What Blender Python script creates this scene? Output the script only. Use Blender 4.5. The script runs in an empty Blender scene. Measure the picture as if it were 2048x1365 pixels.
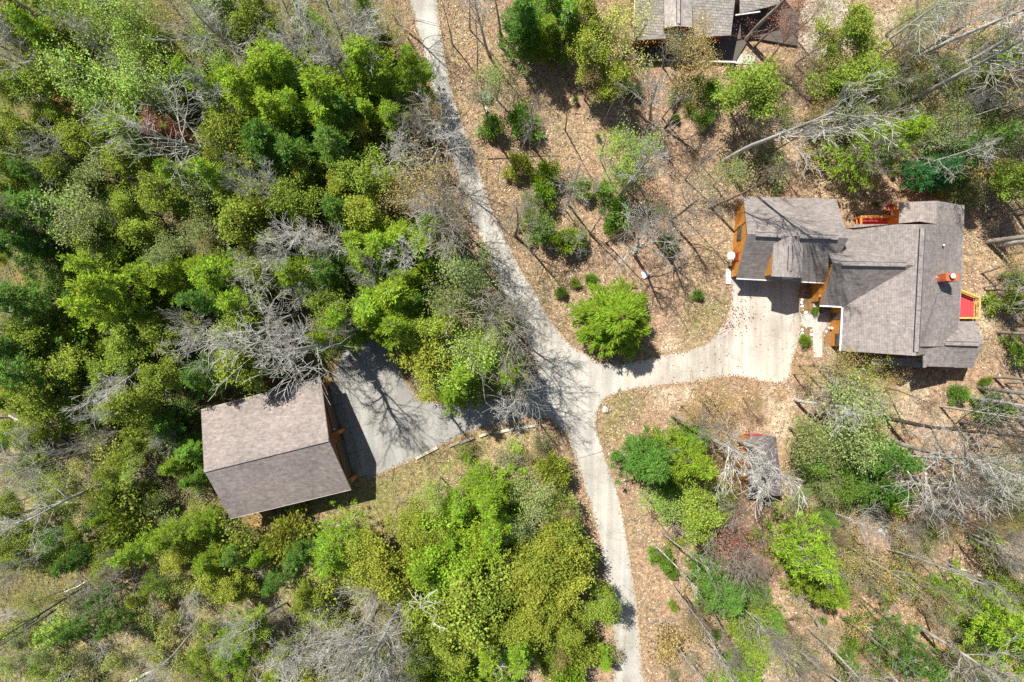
import bpy, bmesh, math, random
import numpy as np
from mathutils import Vector

R = math.radians
scene = bpy.context.scene
C = bpy.data.collections.new("place"); scene.collection.children.link(C)

# ------------------------------------------------------------------ camera, sky, sun, exposure
H = 70.0
FPX = 2048 * 24.0 / 36.0
cam_d = bpy.data.cameras.new("camera"); cam = bpy.data.objects.new("camera", cam_d)
scene.collection.objects.link(cam)
cam.location = (0, 0, H); cam.rotation_euler = (0, 0, 0)
cam_d.lens = 24; cam_d.sensor_width = 36; cam_d.clip_end = 2000; cam_d.clip_start = 0.5
scene.camera = cam

SX, SY = 0.38, -0.46                       # shadow displacement per metre of height
world = bpy.data.worlds.new("World"); scene.world = world; world.use_nodes = True
wn = world.node_tree; wn.nodes.clear()
sky = wn.nodes.new("ShaderNodeTexSky"); sky.sky_type = 'NISHITA'; sky.sun_disc = False
el = math.atan(1 / math.hypot(SX, SY)); sky.sun_elevation = el; sky.sun_rotation = math.atan2(-SX, -SY)
bg = wn.nodes.new("ShaderNodeBackground"); bg.inputs[1].default_value = 0.075
wo = wn.nodes.new("ShaderNodeOutputWorld")
wn.links.new(sky.outputs[0], bg.inputs[0]); wn.links.new(bg.outputs[0], wo.inputs[0])
sd = bpy.data.lights.new("sun", 'SUN'); sd.energy = 5.0; sd.angle = R(0.5); sd.color = (1, 0.955, 0.88)
sun = bpy.data.objects.new("sun", sd); scene.collection.objects.link(sun)
sun.rotation_euler = Vector((SX, SY, -1)).to_track_quat('-Z', 'Y').to_euler()
scene.view_settings.view_transform = 'Standard'; scene.view_settings.look = 'None'
scene.view_settings.gamma = 1; scene.view_settings.use_curve_mapping = False
scene.view_settings.exposure = 0.68
scene.render.engine = 'CYCLES'
scene.cycles.max_bounces = 5; scene.cycles.diffuse_bounces = 3; scene.cycles.transmission_bounces = 3
scene.cycles.use_denoising = False

# ------------------------------------------------------------------ helpers
def W(px, py, z=0.0):
    k = (H - z) / FPX
    return ((px - 1024) * k, -(py - 682.5) * k, z)

def lk(name, me, mat=None, parent=None):
    o = bpy.data.objects.new(name, me); C.objects.link(o)
    if mat is not None and len(me.materials) == 0: me.materials.append(mat)
    if parent is not None: o.parent = parent
    return o

def pd(name, vs, fs, mat, parent=None):
    me = bpy.data.meshes.new(name); me.from_pydata([tuple(v) for v in vs], [], [tuple(f) for f in fs]); me.update()
    return lk(name, me, mat, parent)

def tag(o, label=None, cat=None, group=None, kind=None):
    if label: o['label'] = label
    if cat: o['category'] = cat
    if group: o['group'] = group
    if kind: o['kind'] = kind
    return o

def thing(name, label, cat, group=None, loc=(0, 0, 0), rz=0):
    o = bpy.data.objects.new(name, None); C.objects.link(o); o.location = loc; o.rotation_euler = (0, 0, rz)
    o.empty_display_size = .3
    return tag(o, label, cat, group)

def boxvf(x0, x1, y0, y1, z0, z1):
    v = [(x0, y0, z0), (x1, y0, z0), (x1, y1, z0), (x0, y1, z0), (x0, y0, z1), (x1, y0, z1), (x1, y1, z1), (x0, y1, z1)]
    f = [(0, 3, 2, 1), (4, 5, 6, 7), (0, 1, 5, 4), (1, 2, 6, 5), (2, 3, 7, 6), (3, 0, 4, 7)]
    return v, f

def box(name, x0, x1, y0, y1, z0, z1, mat, parent=None):
    v, f = boxvf(min(x0, x1), max(x0, x1), min(y0, y1), max(y0, y1), z0, z1)
    return pd(name, v, f, mat, parent)

def beamvf(p, q, w, h):
    p = Vector(p); q = Vector(q); d = (q - p).normalized()
    s = d.cross(Vector((0, 0, 1)))
    if s.length < 1e-3: s = Vector((1, 0, 0))
    s.normalize(); u = s.cross(d).normalized(); s = s * w / 2; u = u * h / 2
    v = [p - s - u, p + s - u, p + s + u, p - s + u, q - s - u, q + s - u, q + s + u, q - s + u]
    f = [(0, 1, 2, 3), (7, 6, 5, 4), (0, 4, 5, 1), (1, 5, 6, 2), (2, 6, 7, 3), (3, 7, 4, 0)]
    return v, f

def beam(name, p, q, w, h, mat, parent=None):
    v, f = beamvf(p, q, w, h); return pd(name, v, f, mat, parent)

def slab(name, pts, th, mat, parent=None):
    """polygon of 3-D points thickened downwards by th"""
    n = len(pts); v = [tuple(p) for p in pts] + [(p[0], p[1], p[2] - th) for p in pts]
    a = sum(pts[i][0] * pts[(i + 1) % n][1] - pts[(i + 1) % n][0] * pts[i][1] for i in range(n))
    top = list(range(n)); 
    if a < 0: top.reverse()
    f = [tuple(top), tuple(n + i for i in reversed(top))]
    for i in range(n):
        a_, b_ = top[i], top[(i + 1) % n]
        f.append((a_, n + a_, n + b_, b_))
    return pd(name, v, f, mat, parent)

def cyl(name, p, q, r0, r1, mat, parent=None, n=12):
    p = Vector(p); q = Vector(q); d = (q - p).normalized(); a = d.orthogonal().normalized(); b = d.cross(a)
    v = []
    for c, r in ((p, r0), (q, r1)):
        for i in range(n):
            t = 2 * math.pi * i / n; v.append(c + a * math.cos(t) * r + b * math.sin(t) * r)
    f = [(i, (i + 1) % n, n + (i + 1) % n, n + i) for i in range(n)] + [tuple(range(n - 1, -1, -1)), tuple(range(n, 2 * n))]
    return pd(name, v, f, mat, parent)

def smooth(pts, sub=6, jit=0.0, closed=True, rnd=random.Random(3)):
    out = []; n = len(pts)
    for i in range(n if closed else n - 1):
        p0, p1, p2, p3 = (pts[(i + k) % n] if closed else pts[max(0, min(n - 1, i + k))] for k in (-1, 0, 1, 2))
        for s in range(sub):
            t = s / sub
            q = [0.5 * ((2 * p1[a]) + (-p0[a] + p2[a]) * t + (2 * p0[a] - 5 * p1[a] + 4 * p2[a] - p3[a]) * t * t + (-p0[a] + 3 * p1[a] - 3 * p2[a] + p3[a]) * t ** 3) for a in (0, 1)]
            out.append((q[0] + rnd.uniform(-jit, jit), q[1] + rnd.uniform(-jit, jit)))
    return out

def inpoly(x, y, poly):
    x = np.asarray(x, float); y = np.asarray(y, float); c = np.zeros(x.shape, bool); n = len(poly)
    for i in range(n):
        x1, y1 = poly[i]; x2, y2 = poly[(i + 1) % n]
        if y1 == y2: continue
        c ^= ((y1 > y) != (y2 > y)) & (x < (x2 - x1) * (y - y1) / (y2 - y1) + x1)
    return c

# ------------------------------------------------------------------ materials
def newmat(name, rough=0.9, spec=0.2):
    m = bpy.data.materials.new(name); m.use_nodes = True; nt = m.node_tree
    b = nt.nodes["Principled BSDF"]; b.inputs["Roughness"].default_value = rough
    b.inputs["Specular IOR Level"].default_value = spec
    return m, nt, b

def nd(nt, t, **kw):
    n = nt.nodes.new(t)
    for k, v in kw.items(): setattr(n, k, v)
    return n

def noise(nt, scale, detail=4, vec=None, rough=0.6):
    n = nd(nt, "ShaderNodeTexNoise"); n.inputs["Scale"].default_value = scale; n.inputs["Detail"].default_value = detail
    n.inputs["Roughness"].default_value = rough
    if vec is not None: nt.links.new(vec, n.inputs["Vector"])
    return n.outputs["Fac"]

def ramp(nt, fac, stops):
    r = nd(nt, "ShaderNodeValToRGB"); e = r.color_ramp.elements
    while len(e) < len(stops): e.new(0.5)
    for i, (p, c) in enumerate(stops): e[i].position = p; e[i].color = (*c, 1)
    nt.links.new(fac, r.inputs[0]); return r.outputs[0]

def mixc(nt, fac, a, b, mode='MIX'):
    m = nd(nt, "ShaderNodeMix", data_type='RGBA', blend_type=mode)
    for s, v in ((0, fac), (6, a), (7, b)):
        if isinstance(v, (int, float)): m.inputs[s].default_value = v
        elif isinstance(v, tuple): m.inputs[s].default_value = (*v, 1)
        else: nt.links.new(v, m.inputs[s])
    return m.outputs[2]

def bump(nt, b, h, strength, dist):
    n = nd(nt, "ShaderNodeBump"); n.inputs["Strength"].default_value = strength; n.inputs["Distance"].default_value = dist
    nt.links.new(h, n.inputs["Height"]); nt.links.new(n.outputs[0], b.inputs["Normal"])

def coords(nt, rz=0, sc=(1, 1, 1)):
    g = nd(nt, "ShaderNodeTexCoord"); m = nd(nt, "ShaderNodeMapping"); m.inputs["Rotation"].default_value = (0, 0, rz)
    m.inputs["Scale"].default_value = sc
    nt.links.new(g.outputs["Object"], m.inputs["Vector"]); return m.outputs[0]

def plain(name, col, rough=0.7, var=0.25, scale=6, spec=0.3):
    m, nt, b = newmat(name, rough, spec)
    v = coords(nt); f = noise(nt, scale, 5, v)
    c = ramp(nt, f, [(0.3, tuple(x * (1 - var) for x in col)), (0.7, tuple(min(1, x * (1 + var)) for x in col))])
    nt.links.new(c, b.inputs["Base Color"]); return m

def foliage_mat(name, translucent=0.24):
    m = bpy.data.materials.new(name); m.use_nodes = True; nt = m.node_tree; nt.nodes.clear()
    oi = nd(nt, "ShaderNodeObjectInfo"); at = nd(nt, "ShaderNodeAttribute", attribute_name="tint")
    v = coords(nt); f = noise(nt, 0.9, 2, v)
    h = nd(nt, "ShaderNodeHueSaturation"); h.inputs["Saturation"].default_value = 1
    nt.links.new(oi.outputs["Color"], h.inputs["Color"])
    ma = nd(nt, "ShaderNodeMath", operation='MULTIPLY_ADD'); nt.links.new(at.outputs["Fac"], ma.inputs[0]); ma.inputs[1].default_value = 0.06; ma.inputs[2].default_value = 0.475
    nt.links.new(ma.outputs[0], h.inputs["Hue"])
    mv = nd(nt, "ShaderNodeMath", operation='MULTIPLY_ADD'); nt.links.new(at.outputs["Fac"], mv.inputs[0]); mv.inputs[1].default_value = 0.9
    mf = nd(nt, "ShaderNodeMath", operation='MULTIPLY_ADD'); nt.links.new(f, mf.inputs[0]); mf.inputs[1].default_value = 0.9; mf.inputs[2].default_value = 0.15
    nt.links.new(mf.outputs[0], mv.inputs[2]); nt.links.new(mv.outputs[0], h.inputs["Value"])
    d = nd(nt, "ShaderNodeBsdfDiffuse"); t = nd(nt, "ShaderNodeBsdfTranslucent"); mx = nd(nt, "ShaderNodeMixShader"); mx.inputs[0].default_value = translucent
    o = nd(nt, "ShaderNodeOutputMaterial")
    nt.links.new(h.outputs[0], d.inputs[0]); nt.links.new(h.outputs[0], t.inputs[0])
    nt.links.new(d.outputs[0], mx.inputs[1]); nt.links.new(t.outputs[0], mx.inputs[2]); nt.links.new(mx.outputs[0], o.inputs[0])
    return m

def bark_mat():
    m, nt, b = newmat("bark", 0.95, 0.1)
    oi = nd(nt, "ShaderNodeObjectInfo"); v = coords(nt, sc=(1, 1, .3)); f = noise(nt, 3.5, 5, v)
    c = ramp(nt, f, [(0.3, (.45, .45, .45)), (0.65, (1.25, 1.22, 1.15))])
    nt.links.new(mixc(nt, 1.0, oi.outputs["Color"], c, 'MULTIPLY'), b.inputs["Base Color"]); return m

FOL = foliage_mat("foliage"); BARK = bark_mat()

def attr_ground(name, bs=0.6):
    m, nt, b = newmat(name, 0.95, 0.1)
    at = nd(nt, "ShaderNodeAttribute", attribute_name="col"); v = coords(nt)
    f1 = noise(nt, 2.2, 8, v, .75); f2 = noise(nt, 0.35, 3, v); f3 = noise(nt, 9, 3, v, .8)
    c = mixc(nt, 1.0, at.outputs["Color"], ramp(nt, f1, [(0.32, (.35, .35, .35)), (0.5, (.95, .93, .9)), (0.68, (1.6, 1.55, 1.5))]), 'MULTIPLY')
    c = mixc(nt, 1.0, c, ramp(nt, f2, [(0.3, (.82, .86, .8)), (0.7, (1.12, 1.05, 1.02))]), 'MULTIPLY')
    c = mixc(nt, 1.0, c, ramp(nt, f3, [(0.35, (.6, .6, .6)), (0.65, (1.35, 1.35, 1.35))]), 'MULTIPLY')
    nt.links.new(c, b.inputs["Base Color"]); bump(nt, b, f1, bs, 0.15); return m

def road_mat(name, base, tan, amt):
    m, nt, b = newmat(name, 0.9, 0.2)
    v = coords(nt); f1 = noise(nt, 0.35, 6, v); f2 = noise(nt, 7, 4, v, .8); vs = coords(nt, R(-14), (1.6, .12, 1)); f3 = noise(nt, 1.3, 4, vs)
    c = ramp(nt, f1, [(0.32, tuple(x * .84 for x in base)), (0.66, base)])
    c = mixc(nt, ramp(nt, f3, [(0.45, (0, 0, 0)), (0.65, (amt, amt, amt))]), c, tan)
    c = mixc(nt, 1.0, c, ramp(nt, f2, [(0.3, (.76, .76, .75)), (0.7, (1.18, 1.18, 1.18))]), 'MULTIPLY')
    f4 = noise(nt, .12, 5, v, .7); c = mixc(nt, 1.0, c, ramp(nt, f4, [(0.38, (.80, .79, .77)), (0.55, (1.04, 1.04, 1.03))]), 'MULTIPLY')
    vt = coords(nt, R(-17), (1.1, .05, 1)); f5 = noise(nt, 1.0, 3, vt); c = mixc(nt, 1.0, c, ramp(nt, f5, [(0.38, (.86, .855, .84)), (0.6, (1.07, 1.07, 1.06))]), 'MULTIPLY')
    vo = nd(nt, "ShaderNodeTexVoronoi", feature='DISTANCE_TO_EDGE'); vo.inputs["Scale"].default_value = .22
    wv = nd(nt, "ShaderNodeVectorMath", operation='ADD'); nn = nd(nt, "ShaderNodeTexNoise"); nn.inputs["Scale"].default_value = .8; nt.links.new(v, nn.inputs["Vector"]); nt.links.new(v, wv.inputs[0]); nt.links.new(nn.outputs["Color"], wv.inputs[1]); nt.links.new(wv.outputs[0], vo.inputs["Vector"])
    c = mixc(nt, 1.0, c, ramp(nt, vo.outputs["Distance"], [(0.0, (.84, .83, .82)), (0.005, (.88, .87, .86)), (0.010, (1, 1, 1))]), 'MULTIPLY')
    nt.links.new(c, b.inputs["Base Color"]); bump(nt, b, f2, 0.3, 0.02); return m

def shingle_mat(name, ang, c0, c1, row=0.16, contrast=0.6, blotch=.5):
    m, nt, b = newmat(name, 0.92, 0.15)
    v = coords(nt, ang)
    br = nd(nt, "ShaderNodeTexBrick"); nt.links.new(v, br.inputs["Vector"])
    br.inputs["Scale"].default_value = 1; br.inputs["Brick Width"].default_value = 0.45; br.inputs["Row Height"].default_value = row
    br.inputs["Mortar Size"].default_value = 0.022; br.inputs["Mortar Smooth"].default_value = .3; br.inputs["Bias"].default_value = 0
    br.inputs["Color1"].default_value = (*c0, 1); br.inputs["Color2"].default_value = (*c1, 1)
    br.inputs["Mortar"].default_value = (*[x * (1 - contrast) for x in c0], 1)
    f = noise(nt, 2.5, 6, v, .8); f2 = noise(nt, .25, 4, v)
    c = mixc(nt, 1.0, br.outputs["Color"], ramp(nt, f, [(0.32, (.62, .6, .6)), (0.55, (1, .98, .96)), (0.72, (1.35, 1.3, 1.28))]), 'MULTIPLY')
    c = mixc(nt, blotch, c, ramp(nt, f2, [(0.35, (.7, .72, .7)), (0.65, (1.15, 1.1, 1.08))]), 'MULTIPLY')
    vs = coords(nt, 0, (.8, 4.5, 1)); f3 = noise(nt, 1.6, 4, vs, .7)
    c = mixc(nt, 1.0, c, ramp(nt, f3, [(0.35, (.84, .82, .82)), (0.65, (1.13, 1.12, 1.12))]), 'MULTIPLY')
    nt.links.new(c, b.inputs["Base Color"]); bump(nt, b, br.outputs["Fac"], -0.4, 0.02); return m

def log_mat(name, col, row=0.22):
    m, nt, b = newmat(name, 0.6, 0.3)
    g = nd(nt, "ShaderNodeTexCoord"); s = nd(nt, "ShaderNodeSeparateXYZ"); nt.links.new(g.outputs["Object"], s.inputs[0])
    a = nd(nt, "ShaderNodeMath", operation='MULTIPLY'); nt.links.new(s.outputs[2], a.inputs[0]); a.inputs[1].default_value = math.pi / row
    sn = nd(nt, "ShaderNodeMath", operation='SINE'); nt.links.new(a.outputs[0], sn.inputs[0])
    ab = nd(nt, "ShaderNodeMath", operation='ABSOLUTE'); nt.links.new(sn.outputs[0], ab.inputs[0])
    f = noise(nt, 4, 4, g.outputs["Object"])
    c = mixc(nt, 1.0, ramp(nt, ab.outputs[0], [(0.0, tuple(x * .35 for x in col)), (0.3, col)]), ramp(nt, f, [(0.3, (.75, .72, .7)), (.7, (1.2, 1.15, 1.1))]), 'MULTIPLY')
    nt.links.new(c, b.inputs["Base Color"]); bump(nt, b, ab.outputs[0], 0.6, 0.05); return m

# ------------------------------------------------------------------ outlines in photo pixels of the ground plane
ROAD = [(812, -70), (818, 0), (832, 50), (845, 100), (858, 150), (868, 200), (885, 260), (900, 310), (920, 370), (935, 420), (962, 480), (985, 540), (1008, 600),
        (1035, 650), (1060, 700), (1085, 760), (1110, 830), (1140, 890), (1164, 960), (1188, 1040), (1204, 1120), (1220, 1200), (1229, 1290), (1233, 1430),
        (1290, 1430), (1285, 1340), (1279, 1270), (1271, 1190), (1259, 1110), (1245, 1030), (1228, 960), (1205, 900), (1192, 850), (1196, 820), (1212, 798), (1240, 782),
        (1240, 724), (1200, 724), (1168, 706), (1140, 688), (1112, 655), (1090, 620), (1068, 580), (1045, 545), (1022, 500), (1000, 455), (982, 410), (962, 350), (944, 300), (925, 245), (910, 200), (893, 130), (882, 60), (875, 0), (870, -70)]
PAD = [(1196, 724), (1230, 728), (1275, 722), (1320, 712), (1370, 702), (1405, 690), (1432, 668), (1450, 640), (1460, 610), (1464, 580), (1466, 545), (1640, 545), (1600, 575), (1601, 620), (1600, 680), (1586, 715), (1574, 765),
       (1520, 762), (1470, 753), (1400, 763), (1330, 771), (1270, 779), (1225, 790), (1196, 800)]
BRANCH = [(1120, 700), (1085, 715), (1062, 760), (1030, 795), (985, 803), (940, 806), (895, 806), (860, 803), (832, 792), (812, 760), (790, 722), (770, 690), (700, 672), (672, 735), (664, 762), (690, 830), (712, 900), (735, 957), (775, 943),
          (830, 918), (880, 893), (930, 868), (985, 850), (1040, 838), (1095, 838), (1135, 868), (1150, 800)]
BARN_IMG = [(390, 815), (645, 745), (715, 985), (455, 1050)]
HOUSE_IMG = [(1462, 385), (1690, 385), (1700, 440), (1790, 400), (1935, 398), (1960, 560), (1960, 640), (1975, 690), (1945, 740), (1740, 740), (1680, 725), (1600, 700), (1600, 570), (1462, 575)]
CABIN_IMG = [(1262, -80), (1600, -80), (1600, 20), (1465, 120), (1262, 90)]
WALK = [(1601, 628), (1640, 628), (1655, 622), (1690, 622), (1690, 645), (1655, 650), (1644, 668), (1644, 715), (1627, 715), (1625, 655), (1601, 653)]
APRON_IMG = [(655, 760), (700, 790), (745, 965), (690, 985)]
BLOCK = [ROAD, PAD, BRANCH, BARN_IMG, HOUSE_IMG, CABIN_IMG, [(1690, 375), (1805, 375), (1805, 455), (1690, 455)]]

def g2(px, py): 
    p = W(px, py); return (p[0], p[1])

# ------------------------------------------------------------------ ground
def blob(X, Y, cx, cy, r, soft=.5):
    d = np.hypot(X - cx, Y - cy) / r; return np.clip((1 - d) / soft, 0, 1)

def zone_colour(X, Y):
    """real ground colours by place; X, Y in photo pixels on the ground"""
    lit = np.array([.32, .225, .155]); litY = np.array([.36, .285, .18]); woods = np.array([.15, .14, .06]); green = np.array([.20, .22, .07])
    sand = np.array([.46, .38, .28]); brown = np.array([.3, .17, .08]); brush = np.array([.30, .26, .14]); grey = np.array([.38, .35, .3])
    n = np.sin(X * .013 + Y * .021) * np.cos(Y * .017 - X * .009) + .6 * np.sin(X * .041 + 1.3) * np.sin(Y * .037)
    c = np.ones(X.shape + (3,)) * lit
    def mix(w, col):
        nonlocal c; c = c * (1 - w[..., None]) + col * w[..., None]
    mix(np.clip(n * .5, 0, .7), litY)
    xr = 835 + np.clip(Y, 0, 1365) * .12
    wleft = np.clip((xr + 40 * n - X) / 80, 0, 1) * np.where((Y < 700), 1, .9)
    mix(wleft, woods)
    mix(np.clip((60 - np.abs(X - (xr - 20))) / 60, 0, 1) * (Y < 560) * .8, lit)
    for (x, y, r) in ((130, 1000, 180), (60, 930, 130), (230, 760, 120), (180, 660, 90), (300, 1080, 120), (640, 1200, 90), (330, 1260, 160), (130, 1320, 150), (560, 1250, 120)):
        mix(blob(X, Y, x, y, r, .6) * .85, brush)
    for (x, y, r) in ((130, 200, 45), (350, 800, 60), (560, 735, 60), (510, 1045, 30), (60, 580, 50), (330, 640, 50), (350, 1190, 50), (270, 1150, 60), (190, 1130, 50)):
        mix(blob(X, Y, x, y, r, .7) * .8, brown * 1.3)
    for (x, y, r) in ((720, 1030, 130), (850, 930, 110), (1000, 900, 90)): mix(blob(X, Y, x, y, r, .6) * .7, np.array([.33, .27, .14]))
    for (x, y, r) in ((700, 1050, 60), (940, 910, 50), (760, 1000, 50), (1245, 800, 60), (1225, 860, 50), (1400, 640, 60), (1440, 620, 40)): mix(blob(X, Y, x, y, r, .8) * .5, green)
    for (x, y, r) in ((1775, 55, 50), (1330, 790, 38), (1375, 790, 26), (1985, 600, 40), (1960, 640, 40), (1560, 800, 45), (1810, 790, 60), (1750, 790, 50), (1480, 120, 35), (1340, 690, 26), (1560, 850, 40)):
        mix(blob(X, Y, x, y, r, .6), sand)
    for (x, y, r) in ((1500, 795, 30), (1560, 790, 25)): mix(blob(X, Y, x, y, r, .8) * .8, brown)
    mix(blob(X, Y, 1650, 50, 75, .3), grey)
    for (x, y, r) in ((1560, 260, 110), (1680, 340, 120), (1450, 480, 90)): mix(blob(X, Y, x, y, r, .7) * .6, litY)
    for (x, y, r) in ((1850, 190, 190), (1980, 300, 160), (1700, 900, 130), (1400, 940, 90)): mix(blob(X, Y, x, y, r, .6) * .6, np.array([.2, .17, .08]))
    for (x, y, r) in ((1950, 1300, 150), (1800, 1250, 160)): mix(blob(X, Y, x, y, r, .6) * .4, np.array([.3, .2, .09]))
    return np.clip(c, 0, 1)

GM = attr_ground("leaf_litter_soil")
nx, ny = 340, 240
gx = np.linspace(-75, 75, nx); gy = np.linspace(-52, 52, ny)
GX, GY = np.meshgrid(gx, gy)
PX = GX * FPX / H + 1024; PY = 682.5 - GY * FPX / H
rs = np.random.RandomState(5)
inside = np.zeros(GX.shape, bool)
for pl in (ROAD, PAD, BRANCH, WALK): inside |= inpoly(PX, PY, pl)
for _ in range(2):
    q = inside.copy(); q[1:] |= inside[:-1]; q[:-1] |= inside[1:]; q[:, 1:] |= inside[:, :-1]; q[:, :-1] |= inside[:, 1:]; inside = q
bumpz = .10 * (np.sin(GX * .9 + np.cos(GY * .7)) * np.sin(GY * 1.1) - 1.0) + rs.uniform(-.03, 0, GX.shape)
GZ = np.where(inside, 0, bumpz * .5); GZ[0] = GZ[-1] = 0; GZ[:, 0] = GZ[:, -1] = 0
V = np.stack([GX, GY, GZ], -1).reshape(-1, 3)
idx = np.arange(nx * ny).reshape(ny, nx)
F = np.stack([idx[:-1, :-1], idx[:-1, 1:], idx[1:, 1:], idx[1:, :-1]], -1).reshape(-1, 4)
def npmesh(name, V, F, mat, parent=None, tint=None, smooth_=False, mesh_only=False):
    me = bpy.data.meshes.new(name); k = F.shape[1]
    me.vertices.add(len(V)); me.vertices.foreach_set("co", np.ascontiguousarray(V, np.float32).ravel())
    me.loops.add(F.size); me.loops.foreach_set("vertex_index", np.ascontiguousarray(F, np.int32).ravel())
    me.polygons.add(len(F)); me.polygons.foreach_set("loop_start", np.arange(0, F.size, k, dtype=np.int32))
    if smooth_: me.polygons.foreach_set("use_smooth", np.ones(len(F), bool))
    me.update(calc_edges=True)
    if tint is not None:
        a = me.attributes.new("tint", 'FLOAT', 'FACE'); a.data.foreach_set("value", np.ascontiguousarray(tint, np.float32))
    me.materials.append(mat)
    return me if mesh_only else lk(name, me, None, parent)
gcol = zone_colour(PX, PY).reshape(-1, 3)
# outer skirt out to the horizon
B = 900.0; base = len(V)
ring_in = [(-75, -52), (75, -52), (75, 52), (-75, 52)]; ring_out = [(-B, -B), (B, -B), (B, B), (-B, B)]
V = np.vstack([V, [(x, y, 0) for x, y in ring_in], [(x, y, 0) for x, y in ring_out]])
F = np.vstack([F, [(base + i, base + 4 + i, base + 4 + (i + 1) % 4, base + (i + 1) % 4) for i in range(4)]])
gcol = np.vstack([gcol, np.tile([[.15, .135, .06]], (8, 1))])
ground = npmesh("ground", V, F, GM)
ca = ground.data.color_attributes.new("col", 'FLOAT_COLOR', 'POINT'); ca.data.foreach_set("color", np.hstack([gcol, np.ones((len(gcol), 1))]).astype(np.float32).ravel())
tag(ground, None, None, None, 'structure')

def sheet(name, poly, z, mat, sub=5, jit=.6):
    pts = smooth(poly, sub, jit) if sub > 1 else poly
    bm = bmesh.new(); vs = [bm.verts.new((*g2(*p), z)) for p in pts]
    f = bm.faces.new(vs); f.normal_update()
    if f.normal.z < 0: f.normal_flip()
    bmesh.ops.triangulate(bm, faces=[f]); me = bpy.data.meshes.new(name); bm.to_mesh(me); bm.free()
    return tag(lk(name, me, mat), None, None, None, 'structure')

M_ROAD = road_mat("old_asphalt", (.45, .432, .395), (.40, .36, .30), .4)
M_PAD = road_mat("pale_drive", (.50, .465, .41), (.44, .35, .28), .6)
M_BR = road_mat("grey_asphalt", (.325, .32, .305), (.35, .325, .29), .4)
sheet("barn_driveway", BRANCH, 0.012, M_BR)
sheet("house_driveway", PAD, 0.016, M_PAD)
sheet("road", ROAD, 0.020, M_ROAD)
M_CONC = road_mat("concrete", (.48, .46, .42), (.42, .4, .36), .4)
sheet("path", WALK, 0.03, M_CONC, 1)

# ------------------------------------------------------------------ building materials
SH_BARN = [shingle_mat("barn_shingles", R(-14.7), (.31, .275, .255), (.26, .232, .217), .2, .15, .45)]
SH_HOUSE_H = shingle_mat("house_shingles_level", 0, (.31, .288, .275), (.25, .233, .225), .17, .25)
SH_HOUSE_V = shingle_mat("house_shingles_upright", R(90), (.31, .288, .275), (.25, .233, .225), .17, .25)
SH_CABIN = shingle_mat("cabin_shingles", R(3), (.42, .405, .37), (.33, .32, .3), .23, .62)
SH_CABIN_V = shingle_mat("cabin_dormer_shingles", R(93), (.42, .4, .37), (.36, .34, .31), .2, .3)
SH_SHED = shingle_mat("shed_shingles", 0, (.16, .145, .15), (.12, .108, .112), .2, .2)
M_LOG = log_mat("orange_stained_logs", (.62, .27, .05)); M_LOGR = log_mat("red_brown_logs", (.26, .085, .035)); M_TRIM = plain("orange_trim", (.50, .22, .055), .6)
M_YEL = plain("yellow_stained_wood", (.62, .40, .10), .6, .3); M_REDW = plain("red_painted_boards", (.50, .055, .065), .6, .15, 3); M_REDWALL = log_mat("red_siding", (.32, .06, .035))
M_GUT = plain("pale_gutter", (.62, .58, .54), .5, .1); M_WHITE = plain("white_paint", (.8, .8, .78), .5, .05); M_DARK = plain("black_and_vent_shade", (.03, .03, .03), .8)  # M_DARK: black parts, and the painted shade beside the ridge vents
M_GLASS = newmat("window_glass", .08, .6)[0]; M_GLASS.node_tree.nodes["Principled BSDF"].inputs["Base Color"].default_value = (.03, .035, .04, 1)
M_BROWN = plain("brown_door_panel", (.12, .085, .06), .6); M_STONE = plain("grey_stone", (.42, .4, .36), .9, .4, 5); M_TIMBER = plain("weathered_timber", (.5, .44, .33), .9, .35, 4)
M_CHIM = log_mat("chimney_siding", (.5, .12, .05), .18); M_GREY = plain("grey_metal", (.4, .4, .4), .4); M_BLUE = plain("blue_tarp", (.02, .06, .13), .4); M_TEAL = plain("teal_tarp", (.02, .22, .26), .4)
M_MULCH = plain("brown_mulch", (.2, .12, .06), .95, .5, 8); M_UTIL = plain("utility_green", (.2, .27, .2), .6, .1)

def ridge_vent(parent, p, q, w=.34, mat=None):
    p = Vector(p); q = Vector(q); up = Vector((0, 0, .02))
    v = beam("ridge_vent", p + up, q + up, w, .07, mat, parent)
    d = (q - p).normalized(); s = d.cross(Vector((0, 0, 1))).normalized() * (w / 2 + .02)
    for sg in (-1, 1): beam("vent_edge_shade", p + up + s * sg, q + up + s * sg, .05, .07, M_DARK, v)  # dark strips stand in for the shadow lines along both vent sides
    n = int((q - p).length / 1.22)
    for i in range(1, n):
        c = p.lerp(q, i / n) + up + Vector((0, 0, .037))
        beam("vent_joint", c - s, c + s, .03, .006, M_DARK, v)

def gable_walls(name, corners, z1, ridge, mat, parent):
    """corners: 4 ground (x,y) in order A,B,C,D with gables on AB... ridge = (mid of D-A end, mid of B-C end, z)"""
    A, B_, C_, D = corners; zr = ridge
    m0 = ((A[0] + D[0]) / 2, (A[1] + D[1]) / 2); m1 = ((B_[0] + C_[0]) / 2, (B_[1] + C_[1]) / 2)
    v = [(*A, 0), (*B_, 0), (*C_, 0), (*D, 0), (*A, z1), (*B_, z1), (*C_, z1), (*D, z1), (*m0, zr), (*m1, zr)]
    f = [(0, 1, 5, 4), (2, 3, 7, 6), (1, 2, 6, 9, 5), (3, 0, 4, 8, 7)]
    return pd(name, v, f, mat, parent)

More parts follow.
